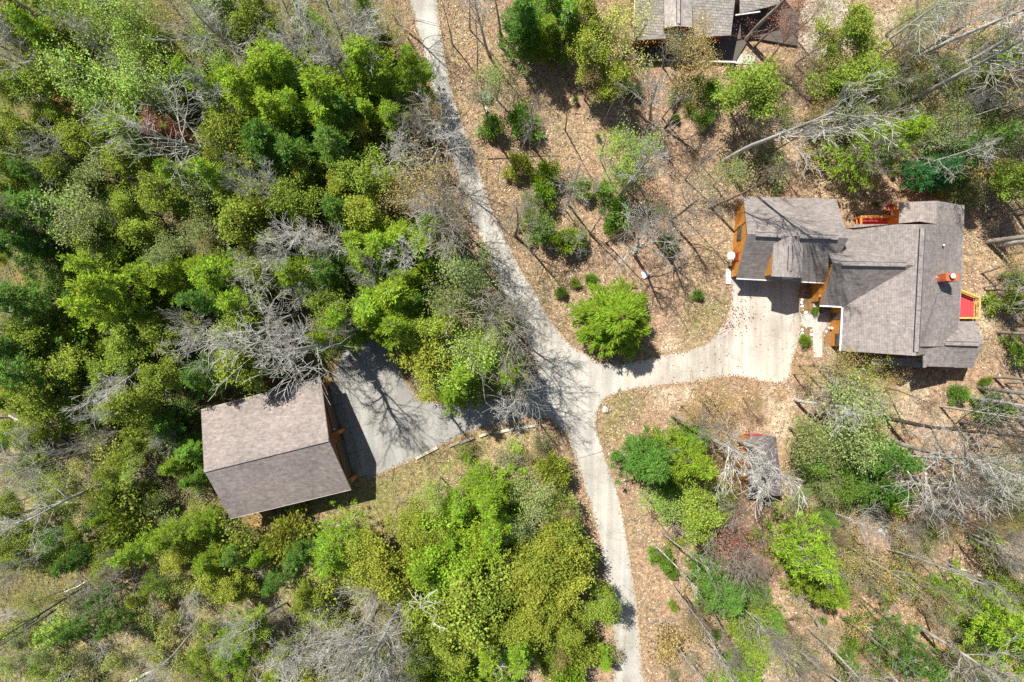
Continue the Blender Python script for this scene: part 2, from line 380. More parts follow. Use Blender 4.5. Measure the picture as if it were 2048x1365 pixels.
# ------------------------------------------------------------------ BARN
barn = thing("barn", "wide brown shingled gable barn with red brown front at the end of the grey drive", "barn")
BTL, BTR, BBR, BBL = W(402, 820, 4), W(641, 757, 4), W(702, 980, 4), W(461, 1038, 4)
BRL, BRR = W(408, 942, 7.5), W(657, 880, 7.5)
SB = SH_BARN[0]
slab("roof", [BTL, BTR, BRR, BRL], .14, SB, barn)
slab("roof", [BRL, BRR, BBR, BBL], .14, SB, barn)
beam("ridge_cap", (BRL[0], BRL[1], 7.52), (BRR[0], BRR[1], 7.52), .3, .07, SB, barn)
def inset4(pts, d_end, d_side):
    a, b, c, e = [Vector(p[:2]) for p in pts]
    u = (b - a).normalized(); w = (e - a).normalized()
    return [tuple(a + u * d_end + w * d_side), tuple(b - u * d_end + w * d_side), tuple(c - u * d_end - w * d_side), tuple(e + u * d_end - w * d_side)]
bc = inset4([BTL, BTR, BBR, BBL], .55, .45)
gable_walls("wall", bc, 3.85, 7.2, M_LOGR, barn)
beam("fascia", Vector(BBL) - Vector((0, 0, .1)), Vector(BBR) - Vector((0, 0, .1)), .05, .2, M_GUT, barn)
beam("fascia", Vector(BTL) - Vector((0, 0, .1)), Vector(BTR) - Vector((0, 0, .1)), .05, .2, M_GUT, barn)
beam("rake_board", Vector(BTR) + Vector((.03, 0, -.1)), Vector(BRR) + Vector((.03, 0, -.1)), .05, .22, M_BROWN, barn)
beam("rake_board", Vector(BRR) + Vector((.03, 0, -.1)), Vector(BBR) + Vector((.03, 0, -.1)), .05, .22, M_BROWN, barn)
f0, f1 = Vector(bc[1]), Vector(bc[2]); fu = (f1 - f0).normalized(); fn = Vector((-fu.y, fu.x)); 
if fn.x < 0: fn = -fn
FL = (f1 - f0).length
def onfront(t, out, z): p = f0 + fu * t + fn * out; return Vector((p.x, p.y, z))
for a, b_ in ((.9, 5.3), (6.1, 10.5)):
    b_ = min(b_, FL - .5)
    d = beam("garage_door", onfront(a, .04, 1.5), onfront(b_, .04, 1.5), .06, 2.9, M_BROWN, barn)
    for k in range(4):
        beam("door_panel", onfront(a + .1, .09, .45 + k * .7), onfront(b_ - .1, .09, .45 + k * .7), .04, .6, M_BROWN, d)
for t in (.2, FL * .5, FL - .25):
    beam("log_post", onfront(t, .35, 0), onfront(t, .35, 3.3), .32, .34, M_TRIM if t > 1 else M_LOGR, barn)
    beam("log_bracket", onfront(t, 0, 3.35), onfront(t, .75, 3.35), .3, .26, M_TRIM if t > 1 else M_LOGR, barn)
lamp = cyl("wall_lamp", onfront(FL * .5 - .4, .05, 2.8), onfront(FL * .5 - .4, .25, 2.8), .12, .08, M_WHITE, barn)
apron = thing("concrete_apron", "jointed concrete apron in the shade along the barn front", "apron")
for i in range(4):
    for j in range(2):
        a0 = FL * i / 4 + .03; a1 = FL * (i + 1) / 4 - .03; o0 = .05 + j * .95 + .02; o1 = .05 + (j + 1) * .95 - .02
        slab("slab_panel", [onfront(a0, o0, .06), onfront(a1, o0, .06), onfront(a1, o1, .06), onfront(a0, o1, .06)], .05, M_BR, apron)

# ------------------------------------------------------------------ HOUSE
house = thing("log_house", "large orange log house with grey brown cross gabled shingle roofs and attached garage", "house")
def sl(name, ps, mat, parent=None, th=.14): return slab(name, [W(*p) for p in ps], th, mat, parent or house)
GA = [(1487, 393, 3.1), (1672, 398, 3.1), (1697, 477, 7.0), (1495, 468, 7.0), (1473, 557, 3.1), (1651, 566, 3.1)]
g1 = sl("garage_roof", [GA[0], GA[1], GA[2], GA[3]], SH_HOUSE_H)
g2_ = sl("garage_roof", [GA[3], GA[2], GA[5], GA[4]], SH_HOUSE_H)
ridge_vent(house, W(1511, 469, 7.0), W(1562, 471.5, 7.0), .36, SH_HOUSE_H); ridge_vent(house, W(1600, 473, 7.0), W(1676, 476, 7.0), .36, SH_HOUSE_H)
def V2(p): return Vector(p[:2])
gc = inset4([W(*GA[0]), W(*GA[1]), W(*GA[5]), W(*GA[4])], .35, .4)
gable_walls("garage_wall", gc, 2.95, 6.7, M_LOG, house)
def gutter(p, q, mat=M_GUT): return beam("gutter", Vector(W(*p)) - Vector((0, 0, .05)), Vector(W(*q)) - Vector((0, 0, .05)), .14, .12, mat, house)
gutter((1473, 557.5, 3.1), (1543, 561, 3.1)); gutter((1604, 564, 3.1), (1651, 566.5, 3.1))
# dormer over the garage doors
DR0, DR1 = (1583, 472, 7.05), (1577.5, 555, 7.05)
sl("dormer_roof", [(1547, 487, 6.5), DR0, DR1, (1543, 553, 6.45)], SH_HOUSE_V)
sl("dormer_roof", [DR0, (1607, 490, 6.5), (1603, 556, 6.45), DR1], SH_HOUSE_V)
ridge_vent(house, W(1581, 492, 7.05), W(1579, 542, 7.05), .34, SH_HOUSE_V)
dl, dr_ = W(1549, 550, 6.0), W(1599, 552, 6.0); df = dl[1] + .12
v = [(dl[0], df, .1), (dr_[0], df, .1), (dr_[0], df, 6.1), ((dl[0] + dr_[0]) / 2, df, 6.75), (dl[0], df, 6.1), (dl[0], df + 3.2, 6.1), (dr_[0], df + 3.2, 6.1), (dl[0], df + 3.2, .1), (dr_[0], df + 3.2, .1)]
pd("dormer_wall", v, [(0, 1, 2, 3, 4), (0, 4, 5, 7), (1, 8, 6, 2)], M_LOG, house)
beam("beam_end", (dl[0] + .7, df - .4, 6.2), (dr_[0] - .7, df - .4, 6.2), .25, .2, M_GUT, house)
gd = Vector(gc[3]); ge = Vector(gc[2])
for a, b_ in ((.35, 3.0), (3.5, 6.3)):
    d = beam("garage_door", (gd.x + a, gd.y - .06, 1.2), (gd.x + b_, gd.y - .06, 1.2), .06, 2.3, M_BROWN, house)
    for k in range(4): beam("door_panel", (gd.x + a + .1, gd.y - .11, .35 + k * .56), (gd.x + b_ - .1, gd.y - .11, .35 + k * .56), .04, .48, M_BROWN, d)
# windows and steps on the garage side wall
ga_, gd_ = Vector(gc[0]), Vector(gc[3])
def onside(t, out, z): p = gd_.lerp(ga_, t); return Vector((p.x - out, p.y, z))
w_ = beam("window", onside(.48, .05, 1.9), onside(.68, .05, 1.9), .06, 1.3, M_BROWN, house)
beam("pane", onside(.49, .09, 1.9), onside(.67, .09, 1.9), .03, 1.1, M_GLASS, w_)
dd = beam("side_door", onside(.2, .05, 1.3), onside(.32, .05, 1.3), .08, 2.1, M_REDWALL, house)
# wing with cross gable
WR0, WR1 = (1666, 527, 6.9), (1830, 531, 6.9)
sl("wing_roof", [(1640, 458, 3.1), (1735, 458, 3.1), WR1, WR0], SH_HOUSE_H)
sl("wing_roof", [WR0, WR1, (1700, 612, 3.15), (1640, 611, 3.1)], SH_HOUSE_H)
ridge_vent(house, W(1683, 527.5, 6.9), W(1812, 530, 6.9), .36, SH_HOUSE_H)
wc = inset4([W(1640, 458, 3.1), W(1760, 458, 3.1), W(1760, 611, 3.1), W(1640, 611, 3.1)], .4, .5)
gable_walls("wing_wall", wc, 2.95, 6.6, M_LOG, house)
gutter((1640, 612, 3.1), (1683, 614.5, 3.1), M_WHITE)
beam("rake_board", Vector(W(1664, 530, 6.75)), Vector(W(1640, 611, 2.98)), .06, .24, M_TRIM, house)
# main body
MR0, MR1 = (1845, 449, 7.2), (1831, 712, 7.2)
sl("main_roof", [(1707, 449, 3.1), MR0, MR1, (1681, 702, 3.1), (1688, 614, 3.1)], SH_HOUSE_V)
sl("main_roof", [MR0, (1927, 449, 3.9), (1925, 545, 3.9), (1913, 735, 3.9), (1850, 733, 5.9), (1850, 709, 5.95), MR1], SH_HOUSE_V)
ridge_vent(house, W(1844.5, 457, 7.22), W(1832, 704, 7.22), .42, SH_HOUSE_V)
sl("back_roof", [(1799, 405, 3.3), (1874, 402, 5.0), (1872, 480, 5.0), (1798, 480, 3.3)], SH_HOUSE_V)
sl("back_roof", [(1874, 402, 5.0), (1929, 411, 3.85), (1927, 480, 3.85), (1872, 480, 5.0)], SH_HOUSE_V)
sl("porch_roof", [(1743, 717, 3.4), (1850, 717, 3.55), (1850, 735, 3.3), (1743, 729, 3.15)], SH_HOUSE_H)
beam("porch_post", W(1748, 727, 0), W(1748, 727, 3.1), .2, .2, M_TRIM, house); beam("porch_post", W(1800, 731, 0), W(1800, 731, 3.1), .2, .2, M_TRIM, house)
beam("valley_beam", Vector(W(1849, 712, 6.1)), Vector(W(1849, 735, 5.8)), .3, .12, SH_HOUSE_V, house)
mx0 = W(1681, 0, 3.1)[0] + .45; mx1 = W(1922, 0, 3.9)[0] - .4; my0 = W(0, 700, 3.1)[1] + .35; myt = W(0, 450, 3.1)[1] - .35; mtop = W(0, 405, 4)[1] - .35; mxn = W(1799, 0, 3.3)[0] + .35; ridx = W(1838, 0, 6.9)[0]; bkx = W(1874, 0, 5)[0]
gable = lambda nm, x0, x1, y0, y1, zl, zr_, xr, zt: pd(nm, [(x0, y0, 0), (x0, y1, 0), (x1, y1, 0), (x1, y0, 0), (x0, y0, zl), (x0, y1, zl), (x1, y1, zr_), (x1, y0, zr_), (xr, y0, zt), (xr, y1, zt)],
    [(1, 0, 4, 5), (3, 2, 6, 7), (2, 1, 5, 9, 6), (0, 3, 7, 8, 4)], M_LOG, house)
gable("main_wall", mx0, mx1, my0, myt, 2.95, 3.7, ridx, 7.0)
gable("back_wall", mxn, mx1 - .01, myt - .5, mtop, 3.1, 3.65, bkx, 4.8)
gutter((1685, 615, 3.1), (1680.5, 702, 3.1), M_WHITE)
# right hand low wing
sl("end_roof", [(1915, 643, 3.6), (1951, 643, 3.2), (1967, 688, 4.7), (1876, 685, 4.9)], SH_HOUSE_H)
sl("end_roof", [(1876, 685, 4.9), (1967, 688, 4.7), (1945, 736, 3.2), (1903, 736, 3.2)], SH_HOUSE_H)
ridge_vent(house, W(1890, 687, 4.85), W(1957, 689, 4.78), .34, SH_HOUSE_H)
ex0, ex1 = mx1 - .5, W(1955, 0, 3.6)[0] - .5; ey0, ey1 = W(0, 733, 3.2)[1] + .35, W(0, 645, 3.2)[1] - .35
gable_walls("end_wall", [(ex0, ey1), (ex1, ey1), (ex1, ey0), (ex0, ey0)], 3.0, 4.4, M_LOG, house)
# chimney
ch = box("chimney", W(1892, 0, 7)[0], W(1918, 0, 7)[0], W(0, 562, 7)[1], W(0, 547, 7)[1], 3.8, 7.0, M_CHIM, house)
cx, cy = (W(1903, 553, 7.1)[:2])
cyl("flue_cap", (cx, cy, 7.0), (cx, cy, 7.35), .17, .17, M_DARK, ch); cyl("flue_cap", (cx, cy, 7.36), (cx, cy, 7.42), .24, .2, M_WHITE, ch)
x0 = W(1892, 0, 7)[0]
pd("cricket", [(x0, W(0, 547, 7)[1], 5.35), (x0, W(0, 562, 7)[1], 5.35), (x0 - 1.1, cy, 5.75), (x0, cy, 5.95)], [(0, 2, 3), (2, 1, 3)], M_GREY, house)
cyl("vent_pipe", W(1887, 491, 5.0), W(1888, 490.5, 5.9), .08, .08, M_WHITE, house)
# recessed entry: door, step
beam("entry_door", (mx0 - .05, W(0, 628, 0)[1], 1.2), (mx0 - .05, W(0, 640, 0)[1], 1.2), .06, 2.0, M_BROWN, house)
for i, px in enumerate((1640, 1652, 1664)): beam("porch_post", W(px, 592, 0), W(px, 592, 2.9), .16, .16, M_TRIM, house)
w2 = beam("window", (mx0 - .05, W(0, 668, 0)[1], 1.7), (mx0 - .05, W(0, 690, 0)[1], 1.7), .05, 1.2, M_BROWN, house); beam("pane", (mx0 - .09, W(0, 670, 0)[1], 1.7), (mx0 - .09, W(0, 688, 0)[1], 1.7), .03, 1.0, M_GLASS, w2)

# side deck (red) with yellow railing
deck = thing("side_deck", "red floored deck with yellow railing beside the house chimney", "deck")
xw = mx1 + .02
dpl = [(xw, W(0, 566, .6)[1]), (W(1947, 0, .6)[0], W(0, 597, .6)[1]), (W(1946, 0, .6)[0], W(0, 637, .6)[1]), (xw, W(0, 637, .6)[1])]
# deck boards clipped to the deck outline
nb = 13
ys = np.linspace(dpl[3][1], dpl[0][1], 40)
for i in range(nb):
    xa = xw + (dpl[1][0] - xw) * i / nb + .012; xb = xw + (dpl[1][0] - xw) * (i + 1) / nb - .012
    def ytop(x): return dpl[0][1] + (dpl[1][1] - dpl[0][1]) * (x - xw) / (dpl[1][0] - xw)
    slab("deck_board", [(xa, dpl[3][1], .6), (xb, dpl[3][1], .6), (xb, ytop(xb), .6), (xa, ytop(xa), .6)], .05, M_REDW, deck)
rl = [Vector((*dpl[0], 1.55)), Vector((*dpl[1], 1.55)), Vector((*dpl[2], 1.55)), Vector((xw + 1.1, dpl[2][1], 1.55))]
for a, b_ in zip(rl[:-1], rl[1:]):
    beam("handrail", a, b_, .15, .06, M_YEL, deck); beam("bottom_rail", a - Vector((0, 0, .8)), b_ - Vector((0, 0, .8)), .08, .06, M_YEL, deck)
    n = max(2, int((b_ - a).length / .14))
    for k in range(1, n):
        p = a.lerp(b_, k / n); beam("baluster", p - Vector((0, 0, .8)), p, .04, .04, M_YEL, deck)
for p in rl: beam("post", Vector((p.x, p.y, 0)), Vector((p.x, p.y, 1.62)), .11, .11, M_YEL, deck)

# back deck (orange rail) between the wings
bd = thing("back_deck", "narrow red floored deck with orange rails in the corner behind the house", "deck")
bx0, bx1 = W(1712, 0, .5)[0], W(1797, 0, .5)[0] + 1.2; by0 = myt; by1 = W(0, 437, .5)[1]
n = 7
for i in range(n):
    ya = by0 + (by1 - by0) * i / n + .01; yb = by0 + (by1 - by0) * (i + 1) / n - .01
    box("deck_board", bx0, bx1, ya, yb, .45, .5, M_REDW, bd)
n = 5
by2 = W(0, 416, .5)[1]; bxm = W(1781, 0, .5)[0]
for i in range(n):
    xa = bxm + (bx1 - bxm) * i / n + .01; xb = bxm + (bx1 - bxm) * (i + 1) / n - .01
    box("deck_board", xa, xb, by1 + .02, by2, .45, .5, M_TRIM, bd)
ra = [Vector((bx0, by0 + .3, 1.5)), Vector((bx0, by1, 1.5)), Vector((bxm, by1, 1.5)), Vector((bxm, by2, 1.5))]
for a, b_ in zip(ra[:-1], ra[1:]):
    beam("handrail", a, b_, .22, .06, M_TRIM, bd); beam("bottom_rail", a - Vector((0, 0, .85)), b_ - Vector((0, 0, .85)), .1, .06, M_TRIM, bd)
for p in ra: beam("post", Vector((p.x, p.y, 0)), Vector((p.x, p.y, 1.6)), .13, .13, M_TRIM, bd)
grill = thing("barbecue_grill", "small white and black grill standing on the orange back deck", "grill")
gp = Vector(W(1778, 432, .5)); box("firebox", gp.x - .3, gp.x + .3, gp.y - .25, gp.y + .25, 1.1, 1.35, M_DARK, grill)
cyl("lid", (gp.x - .3, gp.y, 1.36), (gp.x + .3, gp.y, 1.36), .25, .25, M_WHITE, grill); 
for sx in (-.25, .25):
    for sy in (-.2, .2): beam("leg", (gp.x + sx, gp.y + sy, .5), (gp.x + sx, gp.y + sy, 1.1), .04, .04, M_GREY, grill)
chair_n = thing("deck_chair", "terracotta armchair at the top of the orange deck steps", "chair")
cp = Vector(W(1775, 418, .5)); box("seat", cp.x - .3, cp.x + .3, cp.y - .3, cp.y + .3, .85, .93, M_CHIM, chair_n); box("backrest", cp.x - .3, cp.x + .3, cp.y + .26, cp.y + .33, .93, 1.5, M_CHIM, chair_n)
for sx in (-.27, .27):
    box("armrest", cp.x + sx - .04, cp.x + sx + .04, cp.y - .3, cp.y + .26, 1.12, 1.16, M_CHIM, chair_n)
    for sy in (-.26, .26): beam("leg", (cp.x + sx, cp.y + sy, 0), (cp.x + sx, cp.y + sy, .85), .05, .05, M_CHIM, chair_n)

# stoop, dish
stoop = thing("side_stoop", "pale concrete stoop with brown doormat at the garage side door", "stoop")
s0 = W(1452, 568, .2); s1 = W(1468, 538, .2); box("landing", s0[0], gc[3][0] - .02, s0[1], s1[1], 0, .2, M_WHITE, stoop)
sm = W(1456, 536, .15); box("doormat", sm[0], gc[3][0] - .1, s1[1] + .02, s1[1] + .75, 0, .15, M_BROWN, stoop)
dish = thing("satellite_dish", "white round satellite dish on a pole by the garage side wall", "dish")
dpp = Vector(W(1463, 511, 2.4)); cyl("pole", (dpp.x, dpp.y, 0), (dpp.x, dpp.y, 2.2), .04, .04, M_GREY, dish)
cyl("reflector", (dpp.x, dpp.y, 2.2), (dpp.x - .03, dpp.y - .02, 2.38), .12, .38, M_WHITE, dish, 18); cyl("feed_arm", (dpp.x, dpp.y, 2.2), (dpp.x + .1, dpp.y - .45, 2.5), .02, .02, M_DARK, dish)
cone = cyl("feed_horn", (dpp.x + .1, dpp.y - .45, 2.45), (dpp.x + .1, dpp.y - .45, 2.6), .05, .05, M_GREY, dish)

# planting beds beside the entry
def bed(name, poly, label):
    t = slab(name, [(*g2(*p), .09) for p in poly], .09, M_MULCH); tag(t, label, "flower bed"); return t
bed("planting_bed", [(1602, 595), (1625, 593), (1626, 612), (1636, 626), (1604, 628)], "brown mulch bed edged with stones beside the garage corner")
bed("planting_bed", [(1602, 655), (1623, 655), (1623, 700), (1604, 704)], "narrow planted bed between driveway and front walk")
bed("planting_bed", [(1647, 668), (1660, 652), (1674, 650), (1676, 690), (1648, 694)], "mulch bed with white globe light along the yellow log wall")
rng = random.Random(11)
def rock(px, py, r, label, mat=M_STONE, grp=None, name="garden_stone", cat="stone"):
    bm = bmesh.new(); bmesh.ops.create_icosphere(bm, subdivisions=2, radius=r)
    s = rng.random() * 50
    for vv in bm.verts:
        vv.co *= 1 + .28 * math.sin(vv.co.x * 7 / r + s) * math.cos(vv.co.y * 5 / r + s) ; vv.co.z *= .6
    me = bpy.data.meshes.new(name); bm.to_mesh(me); bm.free(); o = lk(name, me, mat); o.location = (*g2(px, py), r * .35); o.rotation_euler.z = rng.random() * 6
    return tag(o, label, cat, grp)
for (px, py) in [(1604, 600), (1603, 606), (1604, 613), (1606, 620), (1611, 626), (1618, 627), (1625, 626), (1632, 624), (1604, 660), (1604, 668), (1604, 676), (1622, 662), (1622, 670), (1621, 680), (1612, 656), (1618, 690), (1648, 672), (1652, 664), (1658, 656), (1666, 652)]:
    rock(px, py, rng.uniform(.11, .19), "small pale edging stone around the beds by the front walk", M_STONE if rng.random() < .5 else M_WHITE, "edging stones round the entry beds")
rock(1290, 549, .4, "white boulder lying on the leaf litter above the big spruce", M_WHITE); rock(1268, 503, .35, "flat grey stone in leaf litter below the bare branches")
rock(1210, 820, .35, "grey and white stone on the grassy corner where the drives meet"); rock(1803, 1059, .5, "cream boulder on the shaded leaf litter under bare trees", M_WHITE); rock(1765, 1060, .5, "dark flat rock beside the cream boulder")
gl = thing("globe_light", "small white globe light on a stake in the mulch bed", "garden light"); p = W(1663, 657, .5); cyl("stake", (p[0], p[1], 0), (p[0], p[1], .45), .02, .02, M_DARK, gl)
bm = bmesh.new(); bmesh.ops.create_icosphere(bm, subdivisions=2, radius=.16); me = bpy.data.meshes.new("globe"); bm.to_mesh(me); bm.free(); o = lk("globe", me, M_WHITE, gl); o.location = (p[0], p[1], .58)
# porch furniture
for k, (px, py, lb) in enumerate(((1636, 598, "red porch chair nearest the garage in the shaded entry"), (1645, 600, "red porch chair nearest the wing wall in the shaded entry"))):
    t = thing("porch_chair", lb, "chair", "red chairs at the porch"); p = Vector(W(px, py, .4))
    box("seat", p.x - .22, p.x + .22, p.y - .22, p.y + .22, .4, .45, M_REDW, t); box("backrest", p.x - .22, p.x + .22, p.y + .18, p.y + .23, .45, .95, M_REDW, t)
    for sx in (-.19, .19):
        for sy in (-.19, .19): beam("leg", (p.x + sx, p.y + sy, 0), (p.x + sx, p.y + sy, .4), .04, .04, M_REDW, t)
bench = thing("porch_bench", "pale wooden bench in front of the red porch chairs", "bench"); p = Vector(W(1640, 609, .4))
for k in range(3): box("seat_slat", p.x - .7, p.x + .7, p.y - .3 + k * .2, p.y - .13 + k * .2, .4, .45, M_TIMBER, bench)
for sx in (-.6, .6): box("leg", p.x + sx - .05, p.x + sx + .05, p.y - .25, p.y + .25, 0, .4, M_TIMBER, bench)

# ------------------------------------------------------------------ CABIN (top)
cab = thing("red_cabin", "red sided cabin with pale grey shingle roof cut off by the top of the photo", "house")
CE0, CE1 = W(1267, 80, 3.2), W(1462, 70, 3.2); up = Vector((-.04, 1, 0))
zr = 6.5
def cpt(base, dy, z): return (base[0] + (-.03 * dy), base[1] + dy, z)
slab("roof", [CE0, CE1, cpt((CE1[0] + .2, CE1[1]), 7.4, zr), cpt(CE0, 7.0, zr)], .14, SH_CABIN, cab)
slab("roof", [cpt(CE0, 7.0, zr), cpt((CE1[0] + .2, CE1[1]), 7.4, zr), cpt((CE1[0] + .4, CE1[1]), 14.4, 3.2), cpt(CE0, 14, 3.2)], .14, SH_CABIN, cab)
cwc = inset4([cpt(CE0, 14, 0), cpt(CE1, 14.4, 0), CE1, CE0], .4, .45)
gable_walls("wall", cwc, 3.05, 6.2, M_REDWALL, cab)
beam("fascia", Vector(CE0) - Vector((0, -.02, .1)), Vector(CE1) - Vector((0, -.02, .1)), .06, .2, M_GUT, cab)
beam("rake_board", Vector(CE0) + Vector((-.04, 0, -.05)), Vector(cpt(CE0, 7.0, zr)) + Vector((-.04, 0, -.05)), .08, .2, M_WHITE, cab)
sl("dormer_roof", [(1329, 56, 4.6), (1356, 52, 5.4), (1356, -80, 5.4), (1328, -80, 4.6)], SH_CABIN_V, cab); sl("dormer_roof", [(1356, 52, 5.4), (1385, 55, 4.6), (1382, -80, 4.6), (1356, -80, 5.4)], SH_CABIN_V, cab)
a_, b_ = W(1331, 52, 4.5), W(1383, 52, 4.5)
pd("dormer_wall", [(a_[0], a_[1], 3), (b_[0], b_[1], 3), (b_[0], b_[1], 4.5), ((a_[0] + b_[0]) / 2, a_[1], 5.25), (a_[0], a_[1], 4.5), (a_[0], a_[1] + 3, 3), (a_[0], a_[1] + 3, 4.5), (b_[0], b_[1] + 3, 3), (b_[0], b_[1] + 3, 4.5)], [(0, 1, 2, 3, 4), (0, 4, 6, 5), (1, 7, 8, 2)], M_REDWALL, cab)
ridge_vent(cab, W(1357, 48, 5.42), W(1356, -60, 5.42), .3, SH_CABIN_V)
cyl("vent_pipe", W(1405, 41, 4.6), W(1405.5, 37, 5.4), .09, .09, M_WHITE, cab)
sl("side_roof", [(1480, 28, 3.1), (1560, 8, 3.1), (1560, -80, 4.5), (1478, -80, 4.5)], SH_CABIN, cab)
q0, q1 = W(1482, 30, 0), W(1562, 8, 0); beam("side_wall", (q0[0] + .2, q0[1] + .9, 1.5), (q1[0], q1[1] + .9, 1.5), .2, 3.0, M_REDWALL, cab)
beam("gutter", W(1470, 31, 3.0), W(1520, 24, 3.0), .12, .12, M_GUT, cab)
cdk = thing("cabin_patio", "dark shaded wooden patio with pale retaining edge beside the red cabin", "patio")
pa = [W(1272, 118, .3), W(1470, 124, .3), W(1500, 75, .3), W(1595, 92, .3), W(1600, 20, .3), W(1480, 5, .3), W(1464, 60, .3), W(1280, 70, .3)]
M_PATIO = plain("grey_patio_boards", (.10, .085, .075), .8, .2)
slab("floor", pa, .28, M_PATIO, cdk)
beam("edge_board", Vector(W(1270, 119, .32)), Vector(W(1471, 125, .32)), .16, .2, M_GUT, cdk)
cw = thing("concrete_pad", "pale concrete pad at the corner of the cabin patio", "pad"); slab("slab_panel", [(*W(1462, 128)[:2], .08), (*W(1505, 130)[:2], .08), (*W(1512, 112)[:2], .08), (*W(1478, 108)[:2], .08)], .08, M_CONC, cw)

# ------------------------------------------------------------------ SHED (right)
shed = thing("small_shed", "small dark roofed shed with orange and red wooden sides under a white birch", "shed")
sa = [W(1494, 874, 2.6), W(1552, 874, 2.6), W(1566, 992, 2.4), W(1496, 990, 2.4)]
sm0, sm1 = W(1556, 880, 3.1), W(1562, 935, 3.1)
r0 = W(1528, 872, 3.1); r1 = W(1534, 992, 3.0)
slab("roof", [sa[0], r0, r1, sa[3]], .1, SH_SHED, shed); slab("roof", [r0, sa[1], sa[2], r1], .1, SH_SHED, shed)
sw = inset4([sa[0], sa[1], sa[2], sa[3]], .1, .1)
v, f = boxvf(min(sw[0][0], sw[3][0]), sw[1][0] , sw[2][1], sw[0][1], 0, 2.35)
pd("wall", v, f[2:], M_TRIM, shed)
pa_, pb_ = W(1497, 866, 1.6), W(1551, 866, 1.6)
beam("red_panel", (pa_[0], sw[0][1] + .07, 1.3), (pa_[0] + 1.6, sw[0][1] + .07, 1.3), .05, 2.0, M_REDW, shed)
for k in range(3): beam("side_board", (min(sw[0][0], sw[3][0]) - .25 - k * .03, W(0, 893 + k * 22, 1)[1], .9), (min(sw[0][0], sw[3][0]) - .25 - k * .03, W(0, 912 + k * 22, 1)[1], .9), .04, 1.5, M_TRIM, shed)

# ------------------------------------------------------------------ small things
tim = [((832, 917), (875, 895)), ((897, 893), (919, 884)), ((920, 886), (948, 875)), ((958, 873), (984, 863)), ((991, 866), (1029, 857)), ((1031, 856), (1070, 851))]
nm = ["longest pale timber nearest the barn edging the grey drive", "short dark weathered timber edging the grey drive", "second pale timber from the barn after the short dark one", "middle pale timber edging the drive with gaps either side",
      "slanting timber butted against the one nearest the road", "pale edging timber nearest the road junction"]
for (a, b_), lb in zip(tim, nm):
    o = beam("edging_timber", (*g2(*a), .12), (*g2(*b_), .12), .26, .22, M_TIMBER if "dark" not in lb else plain("dark_timber", (.3, .25, .19), .9)); tag(o, lb, "timber", "timbers edging the barn drive")
ub = thing("utility_box", "grey green utility pedestal box beside the upper road", "utility box"); p = W(971, 190, .8)
box("cabinet", p[0] - .45, p[0] + .45, p[1] - .35, p[1] + .35, 0, .75, M_UTIL, ub); box("lid", p[0] - .5, p[0] + .5, p[1] - .4, p[1] + .4, .755, .83, M_UTIL, ub)
for (px, py, r, lb) in ((972, 217, .17, "larger white capped well pipe below the green utility box"), (971, 224, .12, "smaller white pipe just below the larger well pipe")):
    t = thing("well_pipe", lb, "pipe"); p = W(px, py, .6); cyl("pipe", (p[0], p[1], 0), (p[0], p[1], .55), r * .7, r * .7, M_WHITE, t); cyl("cap", (p[0], p[1], .555), (p[0], p[1], .64), r, r, M_WHITE, t)
tp = thing("covered_wheelbarrow", "dark blue tarp bundle with a teal end under bare branches", "tarp"); a = Vector(W(1957, 930, .5)); b_ = Vector(W(1983, 950, .5))
def lump(name, c, sx, sy, sz, rz, mat, parent):
    bm = bmesh.new(); bmesh.ops.create_icosphere(bm, subdivisions=3, radius=1)
    for vv in bm.verts:
        k = 1 + .18 * math.sin(vv.co.x * 6 + vv.co.z * 4) * math.cos(vv.co.y * 7); vv.co = Vector((vv.co.x * sx * k, vv.co.y * sy * k, max(-.1, vv.co.z) * sz * k))
    me = bpy.data.meshes.new(name); bm.to_mesh(me); bm.free(); o = lk(name, me, mat, parent); o.location = c; o.rotation_euler.z = rz
tp.name = "tarp_bundle"
lump("tarp", (a.x * .6 + b_.x * .4, a.y * .6 + b_.y * .4, .05), .8, .38, .6, math.atan2(b_.y - a.y, b_.x - a.x), M_BLUE, tp); lump("tarp_end", (b_.x, b_.y, .05), .3, .28, .5, .3, M_TEAL, tp)

# ------------------------------------------------------------------ plants: building blocks
def tubes(segs, sides=4):
    S = np.array([(*a, *b, r0, r1) for a, b, r0, r1 in segs], float); a = S[:, 0:3]; b = S[:, 3:6]; d = b - a
    d /= np.maximum(np.linalg.norm(d, axis=1, keepdims=True), 1e-6)
    ref = np.where(np.abs(d[:, 2:3]) < .9, np.array([[0, 0, 1.]]), np.array([[1., 0, 0]])); u = np.cross(d, ref); u /= np.linalg.norm(u, axis=1, keepdims=True); w = np.cross(d, u)
    vs = []
    for c, r in ((a, S[:, 6:7]), (b, S[:, 7:8])):
        for i in range(sides):
            t = 2 * math.pi * i / sides; vs.append(c + u * math.cos(t) * r + w * math.sin(t) * r)
    V = np.stack(vs, 1); n = len(segs); base = (np.arange(n) * 2 * sides)[:, None]
    F = [np.hstack([base + i, base + (i + 1) % sides, base + sides + (i + 1) % sides, base + sides + i]) for i in range(sides)]
    return V.reshape(-1, 3), np.vstack(F)

